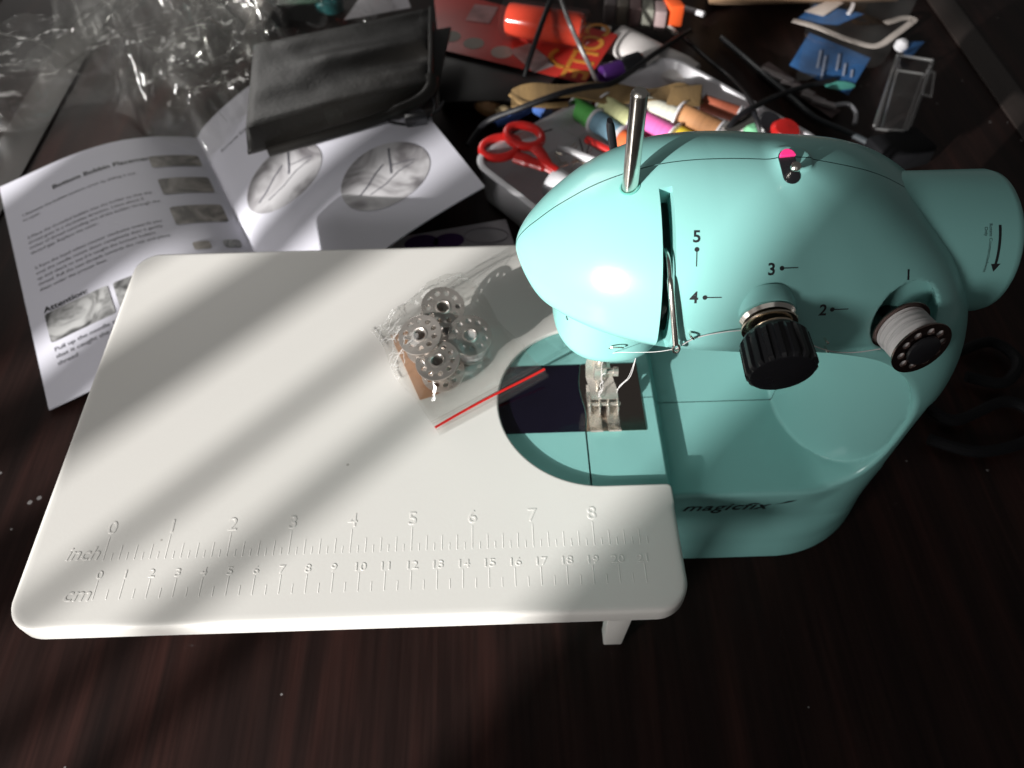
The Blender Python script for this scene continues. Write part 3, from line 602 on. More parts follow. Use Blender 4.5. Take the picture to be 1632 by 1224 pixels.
# ---------------------------------------------------------------- white extension table
TX0, TX1, TY0, TY1, TZ = -18.86, 6.84, 10.1, 30.0, 6.0
TAB = thing('extension_table', 'white plastic sewing extension table with moulded inch and centimetre rulers', 'extension table', (-6, 20, 0))
def arc(cx, cy, r, a0, a1, n=14): return [(cx+r*math.cos(a), cy+r*math.sin(a)) for a in np.linspace(math.radians(a0), math.radians(a1), n)]
def seg_(a, b, n=10): return [tuple(np.array(a)*(1-t)+np.array(b)*t) for t in np.linspace(0, 1, n, endpoint=False)][1:]
c_ = 1.25; hr = 4.33; hx, hy = 4.08, 19.80
ol = []
ol += arc(TX0+c_, TY0+c_, c_, 180, 270) + seg_((TX0+c_, TY0), (TX1-c_, TY0)) + arc(TX1-c_, TY0+c_, c_, 270, 360)
n_sk = None
ol += seg_((TX1, TY0+c_), (TX1, 14.4), 4) + [(TX1, 14.4)]; k0 = len(ol)
ol += [(TX1, 14.6)] + seg_((TX1, 14.6), (TX1, hy-hr-0.25), 3) + arc(TX1-0.2, hy-hr-0.2, 0.2, 0, 90, 6) + seg_((TX1-0.2, hy-hr), (hx, hy-hr), 4) + arc(hx, hy, hr, 270, 90, 64) + seg_((hx, hy+hr), (TX1-0.2, hy+hr), 4) + arc(TX1-0.2, hy+hr+0.2, 0.2, 270, 360, 6) + [(TX1, 25.2)]; k1 = len(ol)
ol += [(TX1, 25.4)] + seg_((TX1, 25.4), (TX1, TY1-c_), 4) + arc(TX1-c_, TY1-c_, c_, 0, 90) + seg_((TX1-c_, TY1), (TX0+c_, TY1)) + arc(TX0+c_, TY1-c_, c_, 90, 180) + seg_((TX0, TY1-c_), (TX0, TY0+c_))
ol = np.array(ol); tg = np.roll(ol, -1, 0)-np.roll(ol, 1, 0); tg /= np.linalg.norm(tg, axis=1)[:, None]; inn = np.stack([-tg[:, 1], tg[:, 0]], 1)
sk = np.zeros(len(ol)); sk[:k0] = 1; sk[k1:] = 1
def lp(d, z0, z1): return np.concatenate([ol + inn*np.where(sk[:, None] > 0, d[0], d[1]), np.where(sk > 0, z0, z1)[:, None]], 1)
loops = [lp((0.60, 0.16), 6.0, 6.0), lp((0.40, 0.11), 6.0, 6.0), lp((0.22, 0.06), 6.0, 6.0), lp((0.12, 0.03), 5.985, 5.99), lp((0.05, 0.01), 5.94, 5.97), lp((0.012, 0), 5.86, 5.94), lp((0, 0), 5.75, 5.90), lp((-0.02, 0), 5.2, 5.82), lp((0.0, 0.01), 5.1, 5.79), lp((0.18, 0.03), 5.1, 5.78), lp((0.22, 0.06), 5.72, 5.77)]
mesh_obj('table_top', *loft(loops), WHITE, TAB, angle=50)
def leg(x0, x1, y0, y1, nm='leg'):
    mesh_obj(nm, *hexa([(x0+0.12, y0, 0.02), (x1-0.12, y0, 0.02), (x1-0.12, y1, 0.02), (x0+0.12, y1, 0.02), (x0-0.05, y0, 5.74), (x1+0.08, y0, 5.74), (x1+0.08, y1, 5.74), (x0-0.05, y1, 5.74)], 0.06), WHITE, TAB)
leg(3.95, 5.0, 10.8, 11.5); leg(-16.2, -15.2, 15.0, 15.7); leg(-16.2, -15.2, 27.0, 27.7); leg(3.9, 4.9, 27.2, 27.9)
# moulded rulers: raised ticks and figures
TK = {}
def tick(x, y0, y1, w=0.032):
    k = round(y1-y0, 2)
    if k not in TK:
        o = mesh_obj('ruler_tick', *hexa([(-w, 0, -0.005), (w, 0, -0.005), (w, k, -0.005), (-w, k, -0.005), (-w*0.45, 0.012, 0.006), (w*0.45, 0.012, 0.006), (w*0.45, k-0.012, 0.006), (-w*0.45, k-0.012, 0.006)], 0), WHITE, TAB, world=False, flat=True); TK[k] = o.data
    else:
        o = bpy.data.objects.new('ruler_tick', TK[k]); COL.objects.link(o); o.parent = TAB
    o.location = Vector((x+6, y0-20, 6.0))*S
IN0, INP, CM0, CMP = -15.82, 2.404, -15.77, 1.0014
for i in range(72):
    k = i % 8; tick(IN0+INP*i/8, 12.81, 13.84 if k == 0 else (13.45 if k % 2 == 0 else 13.13))
for i in range(43): tick(CM0+CMP*i/2, 11.22, 12.0 if i % 2 == 0 else 11.62)
def emb(s, x, y, size, sx=1.0, shear=0.0, align='CENTER', nm='ruler_figure'):
    V, Fc = text2d(s, size, 0.009, shear, align, bevel=0.004); V[:, 0] *= sx
    mesh_obj(nm, V+np.array([x, y, 6.002]), Fc, WHITE, TAB, angle=30)
for i in range(9): emb(str(i), IN0+INP*i, 13.95, 0.80)
for i in range(22): emb(str(i), CM0+CMP*i, 12.07, 0.46, 1.15)
emb('inch', -17.35, 12.86, 0.80, 1.0, 0.25, 'LEFT', 'ruler_lettering'); emb('cm', -16.95, 11.2, 0.80, 1.1, 0.2, 'LEFT', 'ruler_lettering')
# ---------------------------------------------------------------- booklet lying open behind the table
PG = dict(TL=(-34.0, 43.1, .2), ST=(-21.65, 48.2, .1), BL=(-24.5, 24.3, .2), SB=(-12.15, 29.4, .1), RT=(-10., 56.6, 3.), RB=(-.78, 38.4, 3.))
PG = {k: np.array(v) for k, v in PG.items()}
def left_page(a, b):
    a = np.asarray(a, float)[:, None]; b = np.asarray(b, float)[:, None]
    p = (PG['TL']*(1-a)+PG['ST']*a)*(1-b)+(PG['BL']*(1-a)+PG['SB']*a)*b
    p[:, 2] += 1.25*np.sin(np.pi*np.clip(a[:, 0], 0, 1)**1.25)**.9; return p
def right_page(a, b):
    a = np.asarray(a, float)[:, None]; b = np.asarray(b, float)[:, None]
    p = (PG['ST']*(1-a)+PG['RT']*a)*(1-b)+(PG['SB']*(1-a)+PG['RB']*a)*b
    p[:, 2] = .1+2.9*np.clip(a[:, 0], 0, 1)**.6+.9*np.sin(np.pi*np.clip(a[:, 0], 0, 1))*(1-.5*b[:, 0]); return p
def grid_faces(nx, ny): return [[j*nx+i, j*nx+i+1, (j+1)*nx+i+1, (j+1)*nx+i] for j in range(ny-1) for i in range(nx-1)]
def solid_sheet(top, nx, ny, t, dirn=(0, 0, -1)):
    """closed thin solid from a grid of points (ny rows of nx)"""
    n = nx*ny; V = np.concatenate([top, top+np.array(dirn)*t]); Fc = grid_faces(nx, ny); Fc = Fc+[[i+n for i in f][::-1] for f in Fc]
    rim = [i for i in range(nx)] + [j*nx+nx-1 for j in range(1, ny)] + [(ny-1)*nx+i for i in range(nx-2, -1, -1)] + [j*nx for j in range(ny-2, 0, -1)]
    for k in range(len(rim)):
        a, b = rim[k], rim[(k+1) % len(rim)]; Fc.append([b, a, a+n, b+n])
    return fix_normals(V, Fc)
BOOK = thing('instruction_booklet', 'open white instruction booklet with printed text and photos, partly under the table', 'booklet', (-20, 40, 0))
for f, nm in ((left_page, 'left_page'), (right_page, 'right_page')):
    a, b = np.meshgrid(np.linspace(0, 1, 30), np.linspace(0, 1, 12)); mesh_obj(nm, *solid_sheet(f(a.ravel(), b.ravel()), 30, 12, 0.09), PAPER, BOOK, angle=30)
def page_print(nm, VF, f, a0, b0, material, lift=0.02):
    V, Fc = VF; P = f(a0+V[:, 0]/13.4, b0-V[:, 1]/21.0); P[:, 2] += lift+V[:, 2]*0.2
    return mesh_obj(nm, P, Fc, material, BOOK, angle=None)
def page_text(s, f, a0, b0, size, material=GREYINK, bold=0.0, align='LEFT', nm='printed_line', sx=1.0):
    V, Fc = text2d(s, size, 0.002, align=align, bold=bold); V[:, 0] *= sx
    page_print(nm, (V, Fc), f, a0, b0, material)
page_text('Bottom Bobbin Placement', left_page, 0.25, 0.135, 0.62, INK, 0.012, nm='heading', sx=1.02)
for b, s in ((.20, '1.Remove the bobbin bottom cover by sliding it out'), (.225, 'to open'),
             (.315, '2.Place the threaded bobbin into the holder so that the'), (.340, 'thread goes in a clockwise direction. Leave about 5'), (.365, 'inches of thread extending out of the bobbin through the'), (.390, 'thread gap. Replace the cover.'),
             (.462, '3.Turn the hand wheel counter clockwise towards you'), (.487, 'until the needle moves down completely then it gently'), (.512, 'up and check to see if it caught the bottom bobbin'), (.537, 'thread. Pull the two threads towards the rear and place'), (.562, 'them under the presser foot.')):
    page_text(s, left_page, 0.075, b, 0.37, sx=0.98)
page_text('Attention:', left_page, 0.07, 0.655, 0.66, INK, 0.012, nm='heading')
for b, s in ((.815, 'Pull up the needle to see'), (.842, 'that it caught the bottom'), (.869, 'thread')): page_text(s, left_page, 0.075, b, 0.46)
page_text('Reverse Stitch', right_page, 0.07, 0.185, 0.42)
def photo_print(name, c0, c1, scale):
    m = bpy.data.materials.new(name); m.use_nodes = True; nt = m.node_tree; N = nt.nodes; L = nt.links; b = N['Principled BSDF']; b.inputs['Roughness'].default_value = 0.5
    tc = N.new('ShaderNodeTexCoord'); n = N.new('ShaderNodeTexNoise'); n.inputs['Scale'].default_value = scale; n.inputs['Detail'].default_value = 3; n.inputs['Distortion'].default_value = 1.5; L.new(tc.outputs['Object'], n.inputs[0])
    r = N.new('ShaderNodeValToRGB'); r.color_ramp.elements[0].position = 0.38; r.color_ramp.elements[0].color = (*c0, 1); r.color_ramp.elements[1].position = 0.62; r.color_ramp.elements[1].color = (*c1, 1)
    L.new(n.outputs['Fac'], r.inputs[0]); L.new(r.outputs[0], b.inputs['Base Color']); return m
PHG = photo_print('grey_photo_print', (0.06, 0.06, 0.06), (0.42, 0.42, 0.42), 60)
PHB = photo_print('dark_photo_print', (0.10, 0.09, 0.08), (0.34, 0.31, 0.28), 45)
PHL = photo_print('pale_photo_print', (0.16, 0.15, 0.16), (0.52, 0.51, 0.53), 26)
def rrect(w, h, r, n=5):
    return np.concatenate([circle(sx*(w/2-r), sy*(h/2-r), r, n=n, a0=a, a1=a+math.pi/2-1e-6) for sx, sy, a in ((1, 1, 0), (-1, 1, math.pi/2), (-1, -1, math.pi), (1, -1, 1.5*math.pi))])
def printed_photo(f, a, b, w, h, material, r=0.2): page_print('printed_photo', densify(flat2d([rrect(w, h, r)], 0.002), 4), f, a, b, material, 0.03)
for a, b, h in ((.845, .15, 1.35), (.845, .29, 1.8), (.845, .445, 1.9)): printed_photo(left_page, a, b, 3.1, h, PHB)
printed_photo(left_page, 0.80, 0.60, 1.0, 0.8, PHB); printed_photo(left_page, 0.93, 0.60, 1.0, 0.8, PHG)
printed_photo(left_page, .215, .72, 3.9, 2.5, PHG); printed_photo(left_page, .53, .72, 3.9, 2.5, PHG)
for a, b, r in ((.265, .49, 2.65), (.655, .745, 2.95)):
    page_print('printed_photo', densify(flat2d([circle(0, 0, r, r*0.93, n=40)], 0.002), 5), right_page, a, b, PHL, 0.03)
    for k, (dx, dy, w, ln, an) in enumerate(((-0.9, 0.2, 0.16, 2.6, 0.5), (0.7, 0.9, 0.2, 2.2, 1.2), (0.2, -0.6, 0.12, 3.4, 0.2), (1.3, 0.2, 0.13, 1.7, -0.5))):
        V, Fc = densify(flat2d([rrect(ln, w*0.6, w/4)], 0.002), 2); c, s = math.cos(an), math.sin(an)
        V = np.stack([dx+V[:, 0]*c-V[:, 1]*s, dy+V[:, 0]*s+V[:, 1]*c+0.12*np.sin(V[:, 0]*2), V[:, 2]], 1)
        page_print('printed_photo_line', (V, Fc), right_page, a, b, GREYINK, 0.05)

# ---------------------------------------------------------------- zip bag with bobbins on the table
def crumple(x, y, seed, n=12, f0=0.35, f1=1.4):
    r = random.Random(seed); h = 0
    for k in range(n):
        a = r.uniform(0, math.pi); f = r.uniform(f0, f1); ph = r.uniform(0, 2); w = r.uniform(0.2, 0.6)
        s = (x*math.cos(a)+y*math.sin(a))*f + ph + w*np.sin((x*math.sin(a)-y*math.cos(a))*f*0.7+ph*3)
        h = h + np.abs((s % 2)-1)*(0.6/f)/n*2
    return h
BAG = thing('zip_bag', 'small clear zip bag holding metal bobbins, its red zip line facing the machine', 'zip bag', (-2.5, 22, 6.0))
bz0, bz1 = np.array([-2.80, 18.10]), np.array([2.08, 20.95]); bw = bz1-bz0; bl = np.linalg.norm(bw); be1 = bw/bl; be2 = np.array([-be1[1], be1[0]])
def bag_pt(s, t): return bz0 + be1*(s[:, None]*bl) + be2*t[:, None]
BN, BM = 70, 80; BLEN = 7.1
ss, tt = np.meshgrid(np.linspace(0, 1, BN), np.linspace(0, 1, BM)); s_, t_ = ss.ravel(), tt.ravel()
edge = np.clip(np.minimum(s_, 1-s_)/0.16, 0, 1)*np.clip((1-t_)/0.10, 0, 1)*np.clip((t_-0.10)/0.30, 0, 1)
dome = edge**0.7*(2.0-0.35*np.abs(s_-0.45)*2)
cr = crumple(s_*bl, t_*BLEN, 11, 14, 0.5, 2.2)
zt = 6.06 + np.where(t_ < 0.12, 0.05+0.08*s_, 0)+dome+(cr-0.45)*0.8*np.clip((t_-0.05)/0.2, 0, 1)*(0.35+0.65*edge)
zt = np.maximum(zt, 6.05 + 0.02); XY = bag_pt(s_+0.03*np.sin(t_*9)*(t_ > 0.3), t_*BLEN*(1-0.06*np.sin(s_*7)*t_))
zt = zt + 0.22*(s_**2)*(1-t_)**3
mesh_obj('front_film', np.stack([XY[:, 0], XY[:, 1], zt], 1), grid_faces(BN, BM), FILM, BAG, angle=None)
zb = 6.03+0.03*crumple(s_*bl, t_*BLEN, 5)+0.2*(s_**2)*(1-t_)**3
mesh_obj('back_film', np.stack([XY[:, 0], XY[:, 1], np.minimum(zb, zt-0.01)], 1), grid_faces(BN, BM), FILM, BAG, angle=None)
zs = np.linspace(0.0, 1.0, 24); zx = bag_pt(zs, 0.42+0.07*np.sin(zs*4.2))
zzz = 6.17+0.22*zs**2+0.08*zs
mesh_obj('red_zip_line', *tube(np.concatenate([zx, zzz[:, None]], 1), 0.065, 8, flat=0.6), RED, BAG)
for dt in (0.28, 0.66, 0.78): mesh_obj('zip_ridge', *tube(np.concatenate([bag_pt(zs, np.full(24, dt)), zzz[:, None]-0.02], 1), 0.03, 6), FILM, BAG)
rc = np.random.RandomState(7); cf = []
for _ in range(150):
    s0, t0 = rc.rand()**1.6, 0.52+0.48*rc.rand()
    if s0 > 0.16 and t0 < 0.86: continue
    ln = rc.randint(4, 12); a0 = rc.rand()*6.28; pts = []
    for k in range(ln):
        i = int(np.clip(s0*BN+k*1.3*math.cos(a0), 0, BN-1)); j = int(np.clip(t0*BM+k*1.3*math.sin(a0), 0, BM-1))
        if (i > 0.20*BN and j < 0.84*BM) or j < 0.45*BM: break
        pts.append(np.array([XY[j*BN+i, 0], XY[j*BN+i, 1], zt[j*BN+i]+0.01]))
    if len(pts) > 2 and np.linalg.norm(pts[0]-pts[-1]) > 0.15 and len({tuple(p) for p in pts}) == len(pts): cf.append(tube(pts, 0.008+0.014*rc.rand(), 4))
props(mesh_obj('crinkle_glints', *join(*cf), CREASE_GLINT, BAG), kind='stuff')  # thin pale tubes added as painted glints on the crumpled edge
props(mesh_obj('kraft_card', *solid_sheet(np.array([(x, y, 6.12+0.05*math.sin(x*2)+(0.25 if j == 2 else 0)) for j, row in enumerate((((-3.75, 20.05), (-3.2, 20.2), (-2.7, 20.45)), ((-4.5, 21.9), (-3.9, 22.0), (-3.3, 22.2)), ((-5.25, 23.6), (-4.6, 23.8), (-3.9, 24.0)))) for x, y in row]), 3, 3, 0.05), CARD), 'torn brown card inside the zip bag beside the bobbins', 'card')
G = 'bobbins inside the zip bag'
bobbin('empty steel bobbin standing farthest from the zip line in the bag', (-2.8, 24.2, 6.95), rot_to((0.15, -0.35, 1), 0.4), None, G, mat('dark_nickel', (0.62, 0.57, 0.53), 0.28, 0.82))
bobbin('steel bobbin wound with white thread at the right of the bag', (-1.55, 22.75, 6.55), rot_to((0.12, -0.30, 1), 0.1), THREADW, G, MATS['dark_nickel'], 0.93)
bobbin('steel bobbin lying tilted at the left of the bag above the brown card', (-3.45, 22.6, 6.75), rot_to((-0.2, -0.22, 1), 0.7), None, G, MATS['dark_nickel'])
bobbin('empty steel bobbin nearest the red zip line in the bag', (-2.7, 21.25, 6.45), rot_to((-0.15, -0.15, 1), 0.2), None, G, MATS['dark_nickel'])
bobbin('steel bobbin underneath the others in the middle of the bag', (-2.45, 23.1, 6.12), rot_to((0.02, -0.05, 1), 0.9), None, G, MATS['dark_nickel'])

# ---------------------------------------------------------------- black soft case on the booklet
CASE = thing('black_case', 'black leatherette pouch with drawstring lying on the open booklet', 'case', (-10, 49, 3.2))
CT = [np.array(p) for p in ((-17.2, 52.2), (-4.4, 56.8), (-4.17, 46.8), (-15.8, 41.4))]      # back left, back right, front right, front left
nx, ny = 46, 36; a, b = np.meshgrid(np.linspace(0, 1, nx), np.linspace(0, 1, ny)); a = a.ravel()[:, None]; b = b.ravel()[:, None]
xy = (CT[0]*(1-a)+CT[1]*a)*(1-b)+(CT[3]*(1-a)+CT[2]*a)*b; a = a[:, 0]; b = b[:, 0]
ed = lambda w: 1-np.clip(1-np.minimum(np.minimum(a, 1-a)*13, np.minimum(b, 1-b)*10.5)/w, 0, 1)**2
wr = 0.22*np.sin(b*13+a*3+0.8*np.sin(a*4))*np.clip(a*1.4, 0, 1)*np.sin(b*3.1) + 0.10*np.sin(b*24-a*5)*a + 0.06*(crumple(a*13, b*10, 4)-.5)
top = np.concatenate([xy, (3.55+1.45*ed(0.4)**0.6+wr*ed(1.2)+0.25*b*(1-a))[:, None]], 1)
bot = np.concatenate([xy, (3.55-0.30*ed(0.6))[:, None]], 1)
n_ = nx*ny; rim = [i for i in range(nx)] + [j*nx+nx-1 for j in range(1, ny)] + [(ny-1)*nx+i for i in range(nx-2, -1, -1)] + [j*nx for j in range(ny-2, 0, -1)]
F_ = grid_faces(nx, ny); F_ = F_+[[i+n_ for i in f][::-1] for f in F_]+[[rim[(k+1) % len(rim)], rim[k], rim[k]+n_, rim[(k+1) % len(rim)]+n_] for k in range(len(rim))]
mesh_obj('flap', *fix_normals(np.concatenate([top, bot]), F_), LEATHER, CASE, angle=60)
mesh_obj('back_panel', *hexa([(-16.0, 42.2, 3.15), (-4.2, 46.6, 3.15), (-3.2, 56.2, 3.15), (-16.6, 52.0, 3.15), (-15.9, 42.4, 3.5), (-4.0, 46.9, 3.5), (-3.1, 56.2, 3.7), (-16.6, 52.0, 3.5)], 0.12), LEATHER, CASE)
mesh_obj('edge_binding', *tube(smooth_path([(-4.55, 56.6, 4.95), (-4.45, 53, 5.12), (-4.35, 50, 5.1), (-4.3, 47.0, 4.95)], 8), 0.16, 8, flat=0.5), LEATHER, CASE)
mesh_obj('mouth_roll', *tube(smooth_path([(-14.6, 41.6, 3.6), (-11, 42.9, 3.8), (-8, 44.2, 3.9), (-5.4, 45.6, 4.1), (-4.4, 46.6, 4.4), (-4.2, 47.6, 4.8)], 8), [0.35]*20+[0.5]*21, 12), LEATHER, CASE)
cd = mesh_obj('drawstring', *tube(smooth_path([(-4.3, 46.6, 4.3), (-4.0, 45.4, 4.1), (-4.3, 44.4, 3.9), (-5.4, 43.9, 3.75), (-6.8, 44.1, 3.8), (-7.4, 44.6, 3.9), (-6.6, 44.9, 3.95), (-5.2, 44.6, 3.95), (-3.9, 44.9, 4.0), (-3.4, 45.7, 4.2)], 8), 0.10, 8), RUBBER, CASE)
mesh_obj('cord_lock', *join(box((-5.2, 44.15, 3.95), (0.75, 0.36, 0.34), 0.14, 0.2), lathe([(0.22, 0), (0.22, 0.3), (0.16, 0.36), (0, 0.36)], (-4.5, 44.3, 3.95), (1, 0.2, 0), 16)), BLACK, cd)
# ---------------------------------------------------------------- clear tray of sewing notions
TP0 = np.array([-1.9, 41.3]); TE1 = np.array([0.62, -0.785]); TE2 = np.array([0.785, 0.62]); TA, TB = 14.2, 18.9
def tray_loop(ins, z, r=1.6):
    o = rrect(TA-2*ins, TB-2*ins, max(r-ins, 0.3), 8); o = o+np.array([TA/2, TB/2]); xy = TP0+o[:, :1]*TE1+o[:, 1:]*TE2
    return np.concatenate([xy, np.full((len(xy), 1), z)], 1)
TRAY = thing('notions_tray', 'milky white plastic tray full of sewing notions behind the machine', 'tray', (9, 43, 0))
mesh_obj('tray_shell', *loft([tray_loop(0.55, 0.05), tray_loop(0.45, 0.1), tray_loop(0.2, 2.6), tray_loop(0.02, 2.75), tray_loop(-0.02, 2.95), tray_loop(0.08, 3.0), tray_loop(0.34, 3.0), tray_loop(0.42, 2.9), tray_loop(0.6, 0.5), tray_loop(0.9, 0.3)]), TRAYW, TRAY, angle=50)
# scissors with red handles
SC = thing('scissors', 'small scissors with red plastic finger loops in the white tray', 'scissors', (1.56, 41.35, 2.90))
def ring_plate(o, i): return flat2d([o, i], 0.55, 0.18)
r1 = place2d(ring_plate(circle(0, 0, 1.5, 1.12, rot=0.1), circle(0, 0, 0.98, 0.66, rot=0.1)), (0.28, 42.32, 2.70), (1, 0.15, 0.05), (0, 1, 0.15))
r2 = place2d(ring_plate(circle(0, 0, 1.45, 1.2, rot=-0.5), circle(0, 0, 0.92, 0.72, rot=-0.5)), (1.83, 43.05, 3.00), (1, 0.05, -0.05), (0, 1, 0.1))
h1 = mesh_obj('finger_loop', *r1, RED, SC); h2 = mesh_obj('finger_loop', *r2, RED, SC)
mesh_obj('handle_shank', *tube(smooth_path([(1.24, 41.36, 2.90), (2.15, 40.81, 2.90), (3.05, 40.39, 2.80), (3.71, 39.93, 2.70)], 6), [0.5]*6+[0.42]*7+[0.3]*6, 10, flat=0.6), RED, h1)
mesh_obj('handle_shank', *tube(smooth_path([(2.33, 42.22, 3.10), (2.86, 41.35, 3.10), (3.21, 40.51, 3.00), (3.83, 39.98, 2.80)], 6), [0.42]*6+[0.38]*7+[0.3]*6, 10, flat=0.6), RED, h2)
mesh_obj('blade', *hexa([(3.56, 40.63, 2.60), (3.67, 39.87, 2.60), (6.91, 37.56, 2.20), (7.02, 37.79, 2.20), (3.53, 40.37, 2.80), (3.65, 39.62, 2.80), (6.89, 37.44, 2.30), (7.00, 37.67, 2.30)], 0.02), CHROME, SC)
# spools of thread
def spool(label, a, b, col, r=0.8):
    a = np.array(a); b = np.array(b); d = b-a; L_ = np.linalg.norm(d); d = d/L_
    t = thing('thread_spool', label, 'spool', a, rot_to(d), 'coloured thread spools in the tray')
    mm = mat('thread_'+label.split()[0], col, 0.7, var=0.12, scale=150, bump=0.5, bscale=300, stretch=(0.2, 0.2, 4))
    rr = random.Random(int(a[0]*100)); pr = [(0.3, 0.14)]+[(r*(0.94-0.03*(i % 2)), 0.14+(L_-0.28)*i/24) for i in range(25)]+[(0.3, L_-0.14)]
    mesh_obj('wound_thread', *lathe(pr, seg=28), mm, t, world=False, angle=60)
    for h in (0.0, L_-0.14): mesh_obj('end_cap', *lathe([(0.25, h), (r*1.06, h), (r*1.12, h+0.04), (r*1.12, h+0.10), (r*1.06, h+0.14), (0.25, h+0.14)], seg=28), TRAYW, t, world=False)
    return t
spool('green thread spool at the left end of the tray spools', (5.52, 47.44, 2.40), (6.89, 45.70, 2.40), (0.10, 0.42, 0.09))
spool('blue-grey thread spool below the green one in the tray', (6.90, 45.77, 2.40), (8.39, 43.74, 2.40), (0.16, 0.29, 0.38))
spool('orange thread spool just behind the black presser lever', (8.32, 43.75, 2.30), (9.87, 42.13, 2.30), (0.62, 0.12, 0.03))
spool('pale yellow thread spool behind the chrome spool pin', (7.51, 47.05, 2.80), (9.37, 44.53, 2.80), (0.47, 0.48, 0.25))
spool('pink thread spool just right of the chrome spool pin', (9.92, 45.36, 2.60), (11.84, 43.32, 2.60), (0.56, 0.10, 0.31))
spool('bright yellow thread spool at the edge of the machine top', (12.05, 43.94, 2.40), (13.62, 42.31, 2.40), (0.66, 0.48, 0.03))
spool('cream thread spool behind the pink one', (10.15, 46.49, 3.00), (12.34, 44.81, 3.00), (0.46, 0.45, 0.38))
spool('tan brown thread spool beside the yellow one', (12.52, 45.38, 3.00), (14.89, 43.05, 3.00), (0.36, 0.17, 0.07), 0.85)
spool('rust red thread spool at the back of the tray', (14.25, 46.84, 2.90), (16.61, 45.21, 2.90), (0.32, 0.08, 0.04), 0.6)
spool('dark red thread spool under the brown strap', (6.47, 48.08, 2.20), (7.58, 47.21, 2.20), (0.25, 0.02, 0.03), 0.5)
# tubes, pins, caps lying in the tray
t_ = thing('needle_tube', 'clear plastic needle tube with blue end lying across the tray', 'tube', (5.93, 44.54, 2.40))
mesh_obj('tube_wall', *lathe([(0.5, 0), (0.55, 0.05), (0.55, 7.2), (0.5, 7.25), (0.0, 7.25)], (3.41, 46.79, 2.60), np.array((8.58, 41.85, 2.40))-np.array((3.41, 46.79, 2.60)), 28), CLEAR, t_)
mesh_obj('tube_plug', *lathe([(0.5, -0.7), (0.53, -0.6), (0.53, 0.3), (0.0, 0.3)], (3.41, 46.79, 2.60), np.array((8.58, 41.85, 2.40))-np.array((3.41, 46.79, 2.60)), 24), mat('blue_plug', (0.05, 0.11, 0.32), 0.35), t_)
props(mesh_obj('seam_ripper', *join(tube(smooth_path([(6.10, 43.98, 2.20), (6.88, 43.26, 2.20), (8.04, 42.28, 2.10)], 5), 0.28, 12)), RED), 'red seam ripper handle behind the black presser lever', 'seam ripper')
props(mesh_obj('white_rod', *tube(smooth_path([(4.02, 42.70, 2.50), (5.11, 42.26, 2.40), (6.87, 41.14, 2.30)], 5), [0.2]*3+[0.28]*8, 12), TRAYW), 'thin white plastic rod beside the scissors', 'rod')
props(mesh_obj('white_tape_roll', *lathe([(0.9, 0), (1.0, 0.05), (1.0, 5.6), (0.9, 5.7), (0.0, 5.7)], (3.54, 40.01, 1.90), np.array((6.52, 37.10, 1.70))-np.array((3.54, 40.01, 1.90)), 32), TRAYW), 'white rolled plastic tube in front of the scissor handles', 'tube')
for k, (u0, u1) in enumerate((((5.57, 43.45, 2.60), (5.71, 42.04, 2.50)), ((6.26, 43.21, 2.60), (5.86, 41.90, 2.50)), ((3.79, 44.48, 2.70), (2.62, 43.84, 2.80)))):
    props(mesh_obj('pin', *tube([u0, u1], 0.05, 6), RUBBER), ('dark pin leaning left of the seam ripper in the tray', 'dark pin crossing beside the red seam ripper', 'dark pin beside the scissor loops')[k], 'pin', 'dark pins in the tray')
rr = random.Random(4); sv = []
for k in range(40):
    c = np.array((5.39, 42.38, 1.40))+np.array([rr.gauss(0, 0.8), rr.gauss(0, 0.6), rr.uniform(0, 0.5)]); d = np.array([rr.uniform(-1, 1), rr.uniform(-1, 1), 0.2]); sv.append(tube([c, c+d*0.7], 0.035, 5))
props(mesh_obj('safety_pin_heap', *join(*sv), BRASS), 'small heap of brassy pins in the tray', 'pins', None, 'stuff')
props(mesh_obj('chrome_clip', *hexa([(15.00, 43.66, 3.00), (15.40, 42.49, 3.00), (17.55, 44.18, 3.00), (17.40, 45.46, 3.00), (14.77, 42.81, 3.70), (15.13, 41.92, 3.70), (17.13, 43.46, 3.70), (16.94, 44.51, 3.70)], 0.12), CHROME), 'shiny metal thimble case at the right of the spools', 'case')
props(mesh_obj('snap_button', *lathe([(0.2, 0), (0.95, 0.05), (1.0, 0.2), (0.8, 0.5), (0.0, 0.55)], (19.04, 43.01, 3.00), (0.1, -0.2, 1), 28), RED), 'red round button at the right end of the tray', 'button')
props(mesh_obj('green_chip', *lathe([(0.1, 0), (0.7, 0.03), (0.75, 0.2), (0.5, 0.4), (0.0, 0.42)], (16.94, 43.71, 3.00), (0.1, -0.2, 1), 24), mat('green_chip', (0.16, 0.42, 0.24), 0.4)), 'small green disc beside the metal case', 'button')
props(mesh_obj('black_ring', *lathe([(0.3, 0), (0.85, 0.02), (0.95, 0.15), (0.95, 0.45), (0.85, 0.58), (0.3, 0.55)], (18.07, 43.74, 2.90), (0.3, -0.5, 1), 28), BLACK), 'black ring beside the red button', 'ring')
